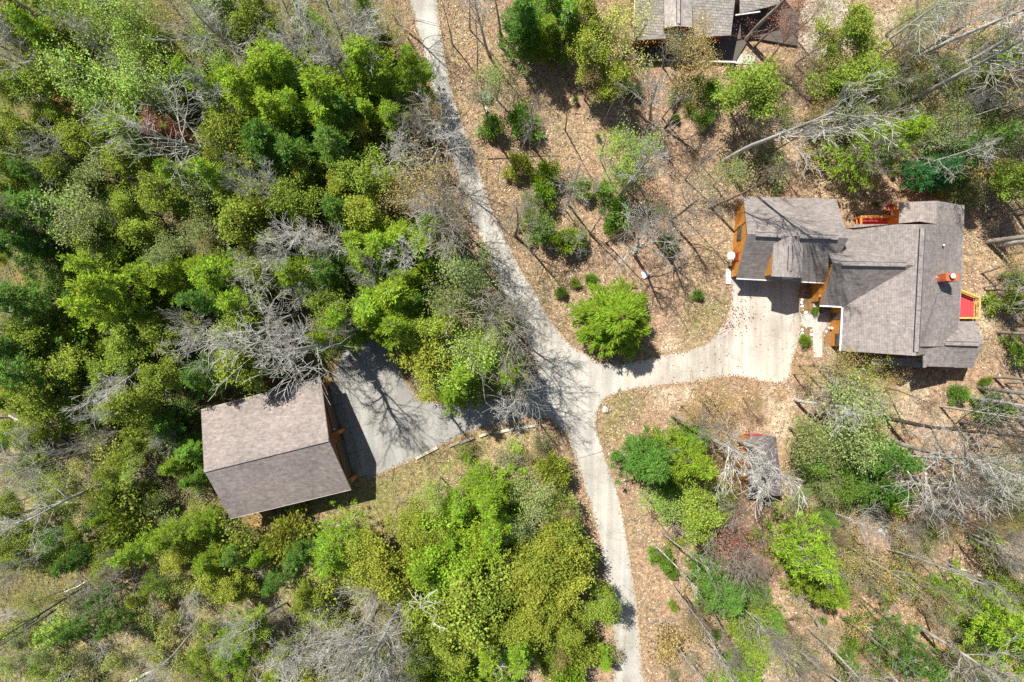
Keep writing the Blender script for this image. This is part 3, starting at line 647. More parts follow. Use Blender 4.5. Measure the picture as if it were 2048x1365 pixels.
def leafquads(P, D, ln, wd, rs, up=.3):
    """diamond leaves at P, along D"""
    n = len(P); D = D + rs.normal(0, .35, (n, 3)); D /= np.linalg.norm(D, axis=1, keepdims=True)
    N = rs.normal(0, 1, (n, 3)); N[:, 2] = np.abs(N[:, 2]) + up; s = np.cross(D, N); s /= np.maximum(np.linalg.norm(s, axis=1, keepdims=True), 1e-6)
    L = (ln * rs.uniform(.6, 1.3, n))[:, None]; Wd = (wd * rs.uniform(.6, 1.3, n))[:, None]
    V = np.stack([P, P + D * L * .5 + s * Wd * .5, P + D * L, P + D * L * .5 - s * Wd * .5], 1).reshape(-1, 3)
    return V, np.arange(4 * n).reshape(n, 4)

def skeleton(seed, h=10, first=.35, nl=11, ang=(30, 60), ln=.34, levels=3, kids=(7, 6), r0=.14, wob=.16, lean=.03, up=.25, fork=True):
    r = random.Random(seed); trunk = []; br = []; tips = []
    def grow(p, d, L, rad, lvl):
        n = 5 if lvl < 2 else (4 if lvl == 2 else 2); q = p.copy(); dd = d.copy(); pts = [q.copy()]; rads = [rad]
        for i in range(n):
            ww = wob * (.3 if lvl == 0 else 1); dd = (dd + Vector((r.gauss(0, ww), r.gauss(0, ww), r.gauss(0, ww) + up * .12))).normalized()
            q = q + dd * L / n; pts.append(q.copy()); rads.append(max(.006, rad * (1 - (i + 1) / n * .8)))
        for i in range(n): (br if lvl > 0 else trunk).append((tuple(pts[i]), tuple(pts[i + 1]), rads[i], rads[i + 1]))
        if lvl >= levels:
            tips.append((pts[-1], dd)); tips.append((pts[len(pts) // 2], dd)); return
        k = kids[min(lvl - 1, len(kids) - 1)] if lvl > 0 else nl
        for j in range(k):
            t = (first + (1 - first) * (j + r.random()) / k) if lvl == 0 else (.25 + .75 * (j + r.random()) / k)
            x = t * n; i = min(n - 1, int(x)); base = pts[i].lerp(pts[i + 1], x - i); dloc = (pts[i + 1] - pts[i]).normalized()
            a = R(r.uniform(*ang)) * (1.15 - .4 * t if lvl == 0 else .95); az = r.uniform(0, 6.283); o = dloc.orthogonal().normalized(); o.rotate(__import__("mathutils").Quaternion(dloc, az))
            nd_ = (dloc * math.cos(a) + o * math.sin(a)).normalized()
            Lc = (h * ln * (1.25 - .75 * t) if lvl == 0 else L * .52 * (1.2 - .6 * t)) * r.uniform(.5, 1.35)
            grow(base, nd_, Lc, rads[i] * (.42 if lvl == 0 else .5), lvl + 1)
        tips.append((pts[-1], dd))
    grow(Vector((0, 0, 0)), Vector((r.gauss(0, lean), r.gauss(0, lean), 1)).normalized(), h * .92, r0, 0)
    return trunk, br, tips

PROT = {}
def proto(kind, parts): PROT.setdefault(kind, []).append(parts)
def leaf_mesh(nm, V, F, rs): return npmesh(nm, V, F, FOL, tint=rs.uniform(0, 1, len(F)), mesh_only=True)
def tube_mesh(nm, segs, sides): V, F = tubes(segs, sides); return npmesh(nm, V, F, BARK, smooth_=True, mesh_only=True)

# broadleaf kinds
for kind, nvar, nleaf, size, spread, sk in (
        ("leafy", 7, 10500, .185, .27, dict(levels=3, kids=(5, 4), nl=12, ln=.34, ang=(35, 70))),
        ("airy", 6, 3600, .15, .26, dict(levels=3, kids=(6, 5), nl=13, ln=.36, ang=(30, 65))),
        ("budding", 6, 2000, .10, .24, dict(levels=3, kids=(6, 6), nl=13, ln=.38, ang=(25, 60), up=.6))):
    for s in range(nvar):
        rs = np.random.RandomState(100 + s * 7 + len(kind)); tr, br, tips = skeleton(s * 13 + len(kind), **sk)
        T = np.array([t[0] for t in tips]); ids = rs.randint(0, len(T), nleaf)
        # leaves gather on a few shoots rather than evenly
        wts = rs.gamma(.6, 1, len(T)); ids = rs.choice(len(T), nleaf, p=wts / wts.sum())
        clump = T[ids] + rs.normal(0, .32, (len(T), 5, 3))[ids, rs.randint(0, 5, nleaf)]; P = clump + rs.normal(0, spread * .75, (nleaf, 3)) * np.array([1, 1, .7]); D = rs.normal(0, 1, (nleaf, 3)); D[:, 2] *= .4; D /= np.linalg.norm(D, axis=1, keepdims=True)
        V, F = leafquads(P, D, size, size * .75, rs)
        proto(kind, dict(trunk=tube_mesh("trunk", tr, 6), branches=tube_mesh("branches", br, 3), crown=leaf_mesh("crown", V, F, rs)))
# bare kinds
for s in range(7):
    tr, br, tips = skeleton(900 + s * 3, first=[.45, .35, .5, .4, .6, .45, .66][s], nl=[15, 13, 13, 16, 11, 14, 10][s], ang=[(25, 55), (35, 75), (20, 50), (40, 80), (20, 45), (30, 65), (20, 50)][s], ln=[.4, .36, .42, .3, .38, .4, .33][s], levels=3, kids=(7, 6), r0=[.17, .15, .18, .15, .14, .16, .13][s], wob=.15, up=.7)
    br = [(a, b, max(.010, r0), max(.008, r1)) for a, b, r0, r1 in br]
    proto("bare", dict(trunk=tube_mesh("trunk", tr, 7), branches=tube_mesh("branches", br, 3)))
for s in range(4):      # slim pole saplings
    tr, br, tips = skeleton(300 + s, h=12, first=.6, nl=9, ang=(20, 45), ln=.2, levels=2, kids=(5, 4), r0=.085, wob=.06, lean=.06, up=.6)
    br = [(a, b, max(.012, r0), max(.01, r1)) for a, b, r0, r1 in br]; 
    proto("pole", dict(trunk=tube_mesh("trunk", tr, 6), branches=tube_mesh("branches", br, 3)))
for s in range(3):      # dead snags: few thick crooked pale limbs
    tr, br, tips = skeleton(700 + s, h=9, first=.3, nl=7, ang=(30, 70), ln=.32, levels=2, kids=(5, 3), r0=.14, wob=.3, up=.2)
    br = [(a, b, r0 * 1.2 + .01, max(.014, r1 * 1.1)) for a, b, r0, r1 in br]
    proto("snag", dict(trunk=tube_mesh("trunk", tr, 6), branches=tube_mesh("branches", br, 4)))

def conifer(seed, h=10, Rr=2.4, nb=74, up=(-.05, .4), clusters=7, per=27, ln=.27, wd=.065, droop=0.0, flat=1.0, spread=.20, low=.12, power=.75):
    rs = np.random.RandomState(seed); segs = []; P = []; D = []
    tr = [((0, 0, h * i / 6), (rs.normal(0, .03), rs.normal(0, .03), h * (i + 1) / 6), .15 * (1 - i / 6.3), .15 * (1 - (i + 1) / 6.3)) for i in range(6)]
    for i in range(5): tr[i + 1] = (tr[i][1], tr[i + 1][1], tr[i + 1][2], tr[i + 1][3])
    ga = rs.uniform(0, 6.28)
    for i in range(nb):
        t = low + (1 - low) * ((i + rs.uniform(0, 1)) / nb) ** .9; z = t * h; az = ga + i * 2.399 + rs.normal(0, .25)
        L = Rr * max(.08, (1 - (t - low) / (1 - low))) ** power * rs.uniform(.4, 1.25) + .12
        u = rs.uniform(*up); d = np.array([math.cos(az), math.sin(az), u]); d /= np.linalg.norm(d)
        tip = np.array([0, 0, z]) + d * L + np.array([0, 0, -droop * L * L * .3])
        segs.append(((0, 0, z), tuple(tip), .03 * (1 - t) + .012, .008))
        kk = max(2, int(clusters * L / Rr + 1.5))
        for k in range(kk):
            s_ = .28 + .72 * (k + rs.uniform(.3, 1)) / kk; c = np.array([0, 0, z]) * (1 - s_) + tip * s_
            side = np.array([-d[1], d[0], 0]) * rs.normal(0, spread * L * .8) ; c = c + side + np.array([0, 0, rs.normal(0, .1)])
            n = int(per * rs.uniform(.7, 1.3)); P.append(c + rs.normal(0, .12, (n, 3)) * np.array([1, 1, .6 * flat]))
            dd = np.tile(d + side * .9, (n, 1)) + rs.normal(0, .5, (n, 3)) * np.array([1, 1, .5 * flat]); dd[:, 2] += .15; D.append(dd)
    P = np.vstack(P); D = np.vstack(D); D /= np.linalg.norm(D, axis=1, keepdims=True)
    V, F = leafquads(P, D, ln, wd, rs, .6)
    return dict(trunk=tube_mesh("trunk", tr, 6), branches=tube_mesh("branches", segs, 3), crown=leaf_mesh("crown", V, F, rs))
for s in range(8): proto("pine", conifer(s + 40, Rr=[2.4, 2.8, 2.2, 2.6, 2.9, 2.1, 2.5, 2.3][s], power=[.75, .95, .85, 1.05, .8, 1.0, .7, .9][s], nb=[74, 60, 82, 66, 70, 58, 78, 64][s]))
for s in range(3): proto("spruce", conifer(s + 60, Rr=2.2, nb=130, up=(-.25, .05), clusters=7, per=16, ln=.26, wd=.07, droop=.1, flat=.4, low=.06, power=.9))
big_spruce = conifer(77, h=9.5, Rr=4.0, nb=190, up=(-.2, .1), clusters=11, per=24, ln=.5, wd=.085, droop=.12, flat=.25, spread=.11, low=.08, power=.62)
for s in range(5):
    rs = np.random.RandomState(500 + s); tr, br, tips = skeleton(800 + s, h=2.2, first=.1, nl=14, ang=(25, 75), ln=.6, levels=2, kids=(4,), r0=.05)
    n = 4200; T = np.array([t[0] for t in tips]); ids = rs.randint(0, len(T), n); P = T[ids] + rs.normal(0, .2, (n, 3)); P[:, 2] = np.maximum(P[:, 2], .05)
    D = P - np.array([0, 0, .7]); D /= np.linalg.norm(D, axis=1, keepdims=True); V, F = leafquads(P, D, .2, .09, rs)
    proto("shrub", dict(branches=tube_mesh("branches", tr + br, 3), crown=leaf_mesh("crown", V, F, rs)))
for s in range(4):      # low brush: twigs and thin leaf
    rs = np.random.RandomState(600 + s); tr, br, tips = skeleton(850 + s, h=1.8, first=.05, nl=16, ang=(25, 80), ln=.75, levels=2, kids=(6,), r0=.03)
    n = 1500; T = np.array([t[0] for t in tips]); ids = rs.randint(0, len(T), n); P = T[ids] + rs.normal(0, .18, (n, 3)); P[:, 2] = np.maximum(P[:, 2], .05)
    D = rs.normal(0, 1, (n, 3)); D /= np.linalg.norm(D, axis=1, keepdims=True); V, F = leafquads(P, D, .13, .08, rs)
    proto("brush", dict(branches=tube_mesh("branches", tr + br, 3), crown=leaf_mesh("crown", V, F, rs)))

# ------------------------------------------------------------------ planting
NOM = dict(leafy=10, airy=10, budding=10, bare=10, pole=12, snag=9, pine=10, spruce=10, shrub=2.2, brush=1.8)
NAME = dict(leafy="leafy_tree", airy="leafy_tree", budding="budding_tree", bare="bare_tree", pole="bare_sapling", snag="dead_tree", pine="pine_tree", spruce="spruce_tree", shrub="evergreen_shrub", brush="brushy_shrub")
CAT = dict(leafy="tree", airy="tree", budding="tree", bare="tree", pole="sapling", snag="dead tree", pine="pine", spruce="spruce", shrub="shrub", brush="shrub")
GRP = dict(leafy="leafing broadleaf trees", airy="leafing broadleaf trees", budding="trees in bud", bare="bare grey trees", pole="slim bare saplings", snag="dead trees", pine="pines of the woods", spruce="dark spruces", shrub="green shrubs on the leaf litter", brush="low brushy shrubs")
COL = dict(P=(.24, .33, .03), Q=(.12, .21, .035), O=(.25, .30, .045), L=(.33, .42, .08), G=(.27, .31, .10), Y=(.30, .32, .045), T=(.42, .30, .11), R=(.36, .14, .10),
           s=(.18, .29, .04), d=(.33, .36, .09), D=(.05, .16, .04), k=(.30, .27, .13), y=(.46, .45, .10))
CNAME = dict(y='pale yellow', P="yellow-green", Q="dark green", O="olive green", L="lime green", G="grey-green", Y="yellow", T="tan", R="red", s="mid green", d="olive", D="deep green", k="grey-tan")
BARKC = dict(grey=(.50, .485, .45), white=(.66, .64, .6), dark=(.11, .095, .075), brown=(.26, .2, .15), mid=(.33, .30, .26))
trees = []
rt = random.Random(2024)
def plant(kind, x, y, h, wscale=1.0, col='P', bark='mid', desc=None, rz=None, label=None, cpx=None, var=None, name=None, parts=None, tilt=0):
    pr = parts or PROT[kind][rt.randrange(len(PROT[kind])) if var is None else var % len(PROT[kind])]
    root = bpy.data.objects.new(name or NAME[kind], None); C.objects.link(root); root.empty_display_size = .3
    root.location = (x, y, 0); s = h / NOM[kind]; root.scale = (s * wscale, s * wscale, s); root.rotation_euler = (rt.gauss(0, tilt), rt.gauss(0, tilt), rt.uniform(0, 6.28) if rz is None else rz)
    root['category'] = CAT[kind]; root['group'] = GRP[kind]
    cc = COL[col]; j = rt.uniform(.82, 1.2); hue = rt.uniform(-.09, .05); cc = (cc[0] * j * (1 + hue), cc[1] * j, cc[2] * j)
    bc_ = BARKC[bark]; jb = rt.uniform(.85, 1.12)
    for pn, me in pr.items():
        o = bpy.data.objects.new(pn, me); C.objects.link(o); o.parent = root
        o.color = (*cc, 1) if pn == "crown" else (bc_[0] * jb, bc_[1] * jb, bc_[2] * jb, 1)
    if desc is None:
        w = dict(leafy="leafy tree", airy="thinly leafed tree", budding="twiggy budding tree", bare="bare tree", pole="slim leafless sapling", snag="crooked dead tree", pine="pine", spruce="pointed spruce", shrub="shrub", brush=("brushy low shrub" if "crown" in pr else "leafless brush tangle"))[kind]
        cn = CNAME[col] if "crown" in pr else dict(grey="grey", white="white", dark="dark barked", brown="brown", mid="brownish grey")[bark]
        desc = f"{cn} {w}"
    ipx = cpx or (x * FPX / (H - h * .6) + 1024, 682.5 - y * FPX / (H - h * .6))
    if label: root['label'] = label
    else: trees.append((root, desc, ipx))
    return root

def crown_at(kind, px, py, h, **kw):
    zc = h * (.6 if kind in ("leafy", "airy", "budding", "pine", "spruce", "bare", "snag") else .4)
    x, y, _ = W(px, py, zc); return plant(kind, x, y, h, cpx=(px, py), **kw)
def base_at(kind, px, py, h, **kw):
    x, y, _ = W(px, py, 0); return plant(kind, x, y, h, **kw)

GRID = [
 [7, 1, 4, 4, 4, 7, 4, 3, 9, 1, 9, 1, 7, 0, 0, 9, 2, 0, 6, 7, 0, 0, 0, 0, 8, 7, 0, 0, 5, 5, 9, 5],
 [9, 1, 3, 4, 4, 3, 4, 9, 3, 9, 9, 9, 7, 0, 0, 0, 0, 0, 6, 7, 0, 7, 7, 0, 0, 7, 3, 0, 5, 9, 5, 1],
 [3, 3, 3, 4, 4, 3, 1, 4, 1, 1, 9, 1, 1, 0, 0, 11, 0, 0, 7, 6, 0, 7, 0, 3, 7, 7, 3, 5, 5, 5, 5, 5],
 [0, 10, 3, 4, 4, 5, 9, 3, 1, 1, 1, 1, 1, 7, 0, 0, 0, 0, 0, 0, 9, 0, 0, 7, 0, 7, 5, 5, 5, 5, 9, 5],
 [3, 3, 3, 3, 1, 0, 9, 3, 2, 2, 2, 6, 9, 9, 0, 0, 0, 0, 0, 4, 0, 0, 0, 7, 0, 0, 0, 1, 5, 5, 2, 5],
 [3, 2, 3, 5, 3, 1, 1, 3, 0, 3, 6, 3, 7, 7, 0, 0, 0, 0, 0, 4, 0, 0, 5, 0, 0, 0, 0, 0, 0, 7, 0, 3],
 [2, 2, 5, 5, 3, 3, 5, 3, 3, 3, 2, 6, 7, 9, 0, 0, 0, 0, 0, 0, 7, 0, 0, 0, 0, 0, 0, 0, 0, 0, 7, 7],
 [2, 2, 5, 3, 3, 5, 5, 0, 3, 9, 9, 1, 1, 1, 0, 0, 0, 0, 0, 0, 9, 0, 0, 0, 0, 0, 0, 0, 0, 0, 0, 9],
 [0, 10, 10, 1, 1, 0, 1, 1, 3, 1, 2, 1, 1, 1, 5, 0, 0, 0, 0, 0, 0, 0, 0, 0, 0, 0, 0, 0, 0, 0, 0, 7],
 [2, 10, 10, 1, 0, 10, 2, 1, 9, 9, 3, 1, 1, 2, 5, 11, 0, 0, 0, 0, 0, 0, 0, 0, 0, 0, 0, 0, 0, 0, 0, 0],
 [2, 3, 10, 10, 3, 3, 9, 3, 9, 0, 1, 1, 1, 3, 4, 1, 0, 0, 0, 0, 0, 0, 0, 0, 0, 0, 0, 0, 0, 0, 0, 0],
 [2, 2, 3, 3, 3, 3, 2, 3, 2, 0, 0, 0, 6, 6, 1, 1, 0, 0, 0, 0, 0, 0, 0, 0, 0, 7, 7, 7, 0, 0, 0, 0],
 [1, 3, 3, 3, 3, 10, 0, 0, 0, 0, 0, 0, 0, 0, 1, 9, 0, 0, 0, 0, 0, 0, 7, 7, 0, 0, 5, 7, 0, 0, 0, 0],
 [3, 3, 10, 10, 3, 1, 0, 0, 0, 0, 0, 0, 0, 0, 0, 0, 0, 0, 0, 0, 0, 0, 7, 0, 0, 0, 5, 7, 0, 0, 0, 7],
 [10, 10, 10, 3, 4, 1, 0, 0, 0, 0, 0, 0, 0, 0, 10, 10, 10, 0, 0, 0, 2, 1, 7, 0, 0, 5, 0, 2, 0, 7, 7, 5],
 [3, 10, 10, 3, 10, 10, 1, 0, 0, 0, 0, 0, 0, 4, 1, 1, 5, 7, 0, 0, 4, 3, 0, 0, 5, 5, 0, 2, 7, 7, 7, 5],
 [3, 10, 3, 10, 0, 1, 1, 1, 0, 0, 10, 0, 1, 6, 1, 1, 5, 3, 0, 0, 0, 0, 8, 0, 0, 5, 7, 0, 7, 7, 7, 7],
 [3, 10, 2, 3, 1, 6, 1, 2, 1, 2, 1, 3, 6, 1, 1, 0, 6, 6, 0, 0, 0, 0, 8, 7, 0, 1, 7, 0, 7, 0, 0, 7],
 [0, 0, 10, 2, 6, 10, 6, 6, 2, 3, 10, 10, 3, 3, 3, 3, 6, 6, 3, 0, 0, 0, 2, 7, 0, 1, 7, 0, 7, 7, 7, 3],
 [10, 10, 2, 2, 10, 10, 10, 6, 3, 10, 10, 9, 9, 3, 3, 3, 6, 6, 0, 0, 0, 7, 0, 3, 7, 7, 0, 7, 0, 7, 5, 1],
 [10, 10, 10, 10, 10, 10, 3, 1, 3, 9, 9, 10, 9, 3, 3, 1, 1, 7, 10, 0, 0, 7, 7, 0, 7, 7, 0, 7, 2, 7, 7, 1],
 [10, 10, 10, 10, 10, 10, 3, 3, 9, 10, 10, 9, 9, 3, 1, 1, 7, 0, 0, 0, 0, 7, 0, 1, 7, 0, 7, 7, 7, 7, 0, 3],
]
CODES = [".", "P", "Q", "O", "L", "G", "Y", "T", "R", "B", "d", "g"]
KM = dict(P='pine', Q='pine', O='leafy', L='airy', G='airy', Y='leafy', T='budding', R='budding', B='bare', g='airy', d='brush')
pl_all = [p for p in BLOCK]
def blocked(px, py):
    return any(bool(inpoly([px], [py], p)[0]) for p in pl_all)
for r_, row in enumerate(GRID):
    for c_, ch_ in enumerate(row):
        ch_ = CODES[ch_]
        if ch_ == '.': continue
        px = c_ * 64 + 32 + rt.uniform(-17, 17); py = r_ * 64 + 32 + rt.uniform(-17, 17)
        k = KM[ch_]; h = dict(pine=11.8, leafy=8.8, airy=10, budding=8.5, bare=12, brush=2.0)[k] * rt.uniform(.78, 1.22)
        ws = rt.uniform(.78, 1.08)
        if c_ > 14 and k in ('budding', 'airy'): h *= .7; ws *= 1.15
        if c_ < 10 and py > 840 and k in ('leafy', 'airy', 'pine'): h *= .7
        if blocked(px, py) or (480 < px < 800 and 740 < py < 1060): continue
        zc = h * .6; x, y, _ = W(px, py, zc); bpx = x * FPX / H + 1024; bpy_ = 682.5 - y * FPX / H
        if k != 'brush' and blocked(bpx, bpy_): continue
        col = {'g': 'G', 'B': 'G'}.get(ch_, ch_)
        if c_ >= 19 and ch_ == 'T' and rt.random() < .4: col = 'k'
        if k == 'brush' and rt.random() < .4: col = rt.choice('LOk')
        plant(k, x, y, h, wscale=ws, col=col, bark=('grey' if k == 'bare' else rt.choice(['mid', 'brown', 'mid', 'grey'])), cpx=(px, py), tilt=.03 if k != 'bare' else .05)
        if k == 'brush':
            q = (px + rt.uniform(15, 40), py + rt.uniform(-30, 30))
            if not blocked(*q): crown_at('brush', *q, 1.7 * rt.uniform(.7, 1.3), col=rt.choice('dLOk'), wscale=rt.uniform(.8, 1.3))

# pale leafless brush heaped in the cut-over ground
for i in range(120):
    px, py = rt.choice([(rt.uniform(0, 400), rt.uniform(640, 1365)), (rt.uniform(0, 400), rt.uniform(880, 1365)), (rt.uniform(440, 900), rt.uniform(1130, 1365)), (rt.uniform(880, 1150), rt.uniform(900, 1365)), (rt.uniform(1330, 2040), rt.uniform(880, 1365))])
    if blocked(px, py): continue
    if inpoly([px], [py], [(1480, 865), (1575, 865), (1575, 1000), (1480, 1000)])[0]: continue
    crown_at('brush', px, py, rt.uniform(1.4, 3.0), col=rt.choice('dkT'), bark=rt.choice(['grey', 'white', 'grey']), wscale=rt.uniform(.9, 1.5), parts=dict(branches=PROT['brush'][rt.randrange(4)]['branches']), desc=None)
# in-between understorey in the thick woods
for i in range(60):
    px = rt.uniform(5, 830); py = rt.uniform(0, 1365)
    if (py > 740 and px > 390 and py < 1060) or (px < 400 and py > 880 and rt.random() < .7): continue
    if blocked(px, py): continue
    k = rt.choice(['shrub', 'shrub', 'brush']); crown_at(k, px, py, rt.uniform(2.2, 4.2), col=rt.choice('OPLOYG'), wscale=rt.uniform(.8, 1.1))
for i in range(34):
    px = rt.uniform(780, 1160); py = rt.uniform(930, 1365)
    if blocked(px, py) or (py < 1000 and px < 1070) or px > 1120 + (py - 900) * .18: continue
    crown_at('shrub', px, py, rt.uniform(2.2, 4.2), col=rt.choice('OPLPY'), wscale=rt.uniform(.8, 1.1))
for i in range(60):
    px = rt.uniform(1300, 2048); py = rt.uniform(900, 1365)
    if blocked(px, py) or px < 1330 or inpoly([px],[py],[(1480,865),(1575,865),(1575,1000),(1480,1000)])[0]: continue
    crown_at('brush', px, py, rt.uniform(1.2, 2.6), col=rt.choice('TkTdY'), wscale=rt.uniform(.8, 1.4))
for i in range(30):
    px = rt.uniform(1480, 2048); py = rt.uniform(130, 400)
    if blocked(px, py): continue
    crown_at('brush', px, py, rt.uniform(1.5, 3), col=rt.choice('kGTd'), wscale=rt.uniform(.9, 1.4))

for i in range(70):
    px, py = rt.choice([(rt.uniform(-10, 110), rt.uniform(180, 1365)), (rt.uniform(0, 420), rt.uniform(960, 1365)), (rt.uniform(90, 330), rt.uniform(560, 900))])
    if blocked(px, py): continue
    k = rt.choice(['leafy', 'airy', 'pine', 'airy', 'brush']); crown_at(k, px, py, rt.uniform(3.5, 6.5) if k != 'brush' else 2.5, col=rt.choice('OPLGQY'), wscale=rt.uniform(.8, 1.1), bark=rt.choice(['mid', 'grey']))
# specimens: pines and broadleaf by crown place
for (k, px, py, h, ws, col) in [
    ('pine', 1095, 70, 8, 1.25, 'P'), ('pine', 1135, 45, 9, 1.2, 's'), ('pine', 1055, 60, 8, 1.1, 's'), ('pine', 1100, 15, 9, 1.2, 's'),
    ('pine', 560, 145, 13, 1.05, 'P'), ('pine', 660, 200, 14, 1.05, 'P'), ('pine', 735, 140, 14, 1.1, 'P'), ('pine', 775, 175, 12, 1.0, 'P'), ('pine', 500, 190, 13, 1.0, 'P'), ('pine', 700, 235, 12, .95, 'Q'),
    ('pine', 235, 580, 15, 1.05, 'P'), ('pine', 350, 560, 12, 1.0, 'P'), ('pine', 440, 555, 12, .95, 'P'), ('pine', 770, 500, 13, 1.0, 'P'), ('pine', 850, 500, 12, 1.05, 'P'), ('pine', 720, 490, 12, 1.0, 'P'), ('pine', 820, 560, 11, 1.0, 'P'), ('pine', 740, 640, 11, 1.0, 'P'), ('pine', 690, 640, 12, 1.0, 'P'),
    ('pine', 545, 300, 13, 1.1, 'Q'), ('pine', 600, 320, 12, 1.1, 'Q'), ('pine', 480, 735, 9, 1.1, 'Q'), ('pine', 430, 760, 8, 1.0, 'P'), ('pine', 340, 845, 8, 1.1, 'Q'), ('pine', 385, 900, 7, 1.1, 's'), ('pine', 385, 960, 6, 1.1, 's'),
    ('leafy', 862, 700, 9.5, 1.3, 'Y'), ('airy', 950, 700, 12, 1.0, 'L'), ('pine', 975, 730, 12, .8, 'P'), ('pine', 930, 760, 10, .7, 'P'),
    ('leafy', 1105, 1140, 9, 1.2, 'Y'), ('leafy', 1065, 1215, 8, 1.1, 'Y'), ('leafy', 1130, 1095, 9, 1.1, 'Y'), ('leafy', 760, 1120, 9, 1.3, 'Y'), ('pine', 660, 1125, 8, 1.1, 'P'), ('leafy', 940, 1180, 11, 1.4, 'O'), ('leafy', 890, 1110, 10, 1.3, 'P'), ('leafy', 955, 1080, 9, 1.2, 'P'), ('leafy', 830, 1050, 8, 1.0, 'Y'),
    ('airy', 1268, 300, 10, .9, 'L'), ('airy', 1262, 345, 9, .8, 'L'), ('budding', 1240, 95, 14, 1.0, 'y'), ('budding', 1205, 45, 12, .9, 'y'), ('budding', 1395, 105, 10, 1.1, 'T'), ('budding', 1345, 100, 7, 1.1, 'k'),
    ('pine', 1385, 880, 7, 1.2, 's'), ('pine', 1315, 925, 7, 1.1, 'Q'), ('pine', 1335, 975, 6.5, 1.1, 'Q'), ('budding', 1430, 810, 8, 1.35, 'T'), ('budding', 1380, 820, 6, 1.1, 'T'), ('budding', 1390, 940, 8, 1.2, 'T'), ('budding', 1440, 960, 7, 1.0, 'T'),
    ('budding', 1645, 735, 9, 1.15, 'T'), ('budding', 1690, 745, 9, 1.3, 'Y'), ('budding', 1750, 760, 7, 1.0, 'T'), ('airy', 1625, 870, 9, 1.2, 'G'), ('airy', 1690, 840, 11, 1.2, 'G'), ('airy', 1720, 890, 10, 1.1, 'G'), ('airy', 1615, 930, 7, 1.0, 's'), ('airy', 1660, 950, 7, 1.1, 's'), ('pine', 1655, 1040, 5, 1.2, 'Q'),
    ('budding', 1445, 1080, 10, 1.3, 'R'), ('budding', 1500, 1100, 8, 1.1, 'R'), ('budding', 1550, 45, 9, 1.1, 'R'), ('budding', 1575, 80, 7, .9, 'R'), ('leafy', 1500, 1165, 5, 1.1, 's'),
    ('pine', 1670, 1170, 6, 1.15, 's'), ('pine', 1885, 1180, 5.5, 1.1, 's'), ('pine', 1945, 1240, 7, 1.2, 's'), ('pine', 2030, 1190, 6, 1.2, 'P'), ('pine', 2035, 1265, 7, 1.2, 'P'), ('pine', 2022, 1130, 4.5, 1.1, 'P'), ('pine', 1545, 1250, 6, 1.1, 's'), ('pine', 1590, 1140, 4, 1.1, 's'),
    ('leafy', 330, 270, 10, .62, 'R'), ('pine', 1208, 1320, 5, 1.2, 'P'), ('pine', 1205, 1225, 4.5, 1.2, 'P'), ('shrub', 1108, 935, 2.6, 1, 'Y')]:
    crown_at(k, px, py, h, wscale=ws, col=col, bark='brown')
x, y, _ = W(1232, 640, 5); bs = plant('spruce', x, y, 9.5 * 10 / 9.5, col='P', bark='brown', parts=big_spruce, label="large round spruce with radiating yellow-green boughs at the road junction", name="spruce_tree")
bs.children[-1].color = (.13, .165, .03, 1)
x, y, _ = W(1868, 345, 4); plant('pine', x, y, 7.5, wscale=1.35, col='D', label="spreading deep green pine touching the back corner of the house", bark='brown')

# green shrubs
for (px, py, r) in [(985, 258, 22), (1042, 252, 27), (1035, 330, 22), (1092, 352, 26), (1085, 400, 25), (1062, 445, 20), (1090, 470, 25), (1125, 485, 25), (1160, 482, 16), (1165, 380, 20), (1205, 385, 18), (1225, 425, 26), (1222, 457, 16), (1123, 585, 11), (1148, 568, 8), (1150, 203, 6),
                    (1250, 180, 14), (1275, 187, 10), (1345, 198, 12), (1378, 178, 18), (1418, 190, 20), (1375, 215, 11), (1402, 245, 17), (1352, 237, 8), (1195, 275, 5), (1783, 350, 6), (1750, 410, 5), (2022, 560, 16), (2008, 600, 25), (2030, 705, 25), (1966, 762, 10), (1915, 788, 16), (1975, 812, 28),
                    (1628, 620, 7), (1608, 682, 10), (1123, 965, 10), (1325, 1110, 19), (1340, 1140, 14), (1395, 1125, 15), (1390, 1255, 9), (1430, 1270, 9), (1345, 1210, 9), (1460, 1325, 20), (1855, 1060, 18), (1850, 1090, 10), (1645, 1240, 8), (1700, 1280, 14), (1690, 1310, 18), (1960, 1075, 22), (1740, 1000, 18), (1780, 1005, 20), (1820, 980, 16), (1720, 1120, 8), (1180, 560, 10), (1175, 640, 14), (1550, 380, 10), (1335, 490, 18), (1395, 590, 10), (1755, 930, 15)]:
    crown_at('shrub', px, py, min(3.4, max(.8, r * .11)), wscale=r * .0513 / 1.15 / (min(3.4, max(.8, r * .11)) / 2.2), col='Y' if (px, py) in ((1035, 330), (1375, 215)) else rt.choice('ssP'))

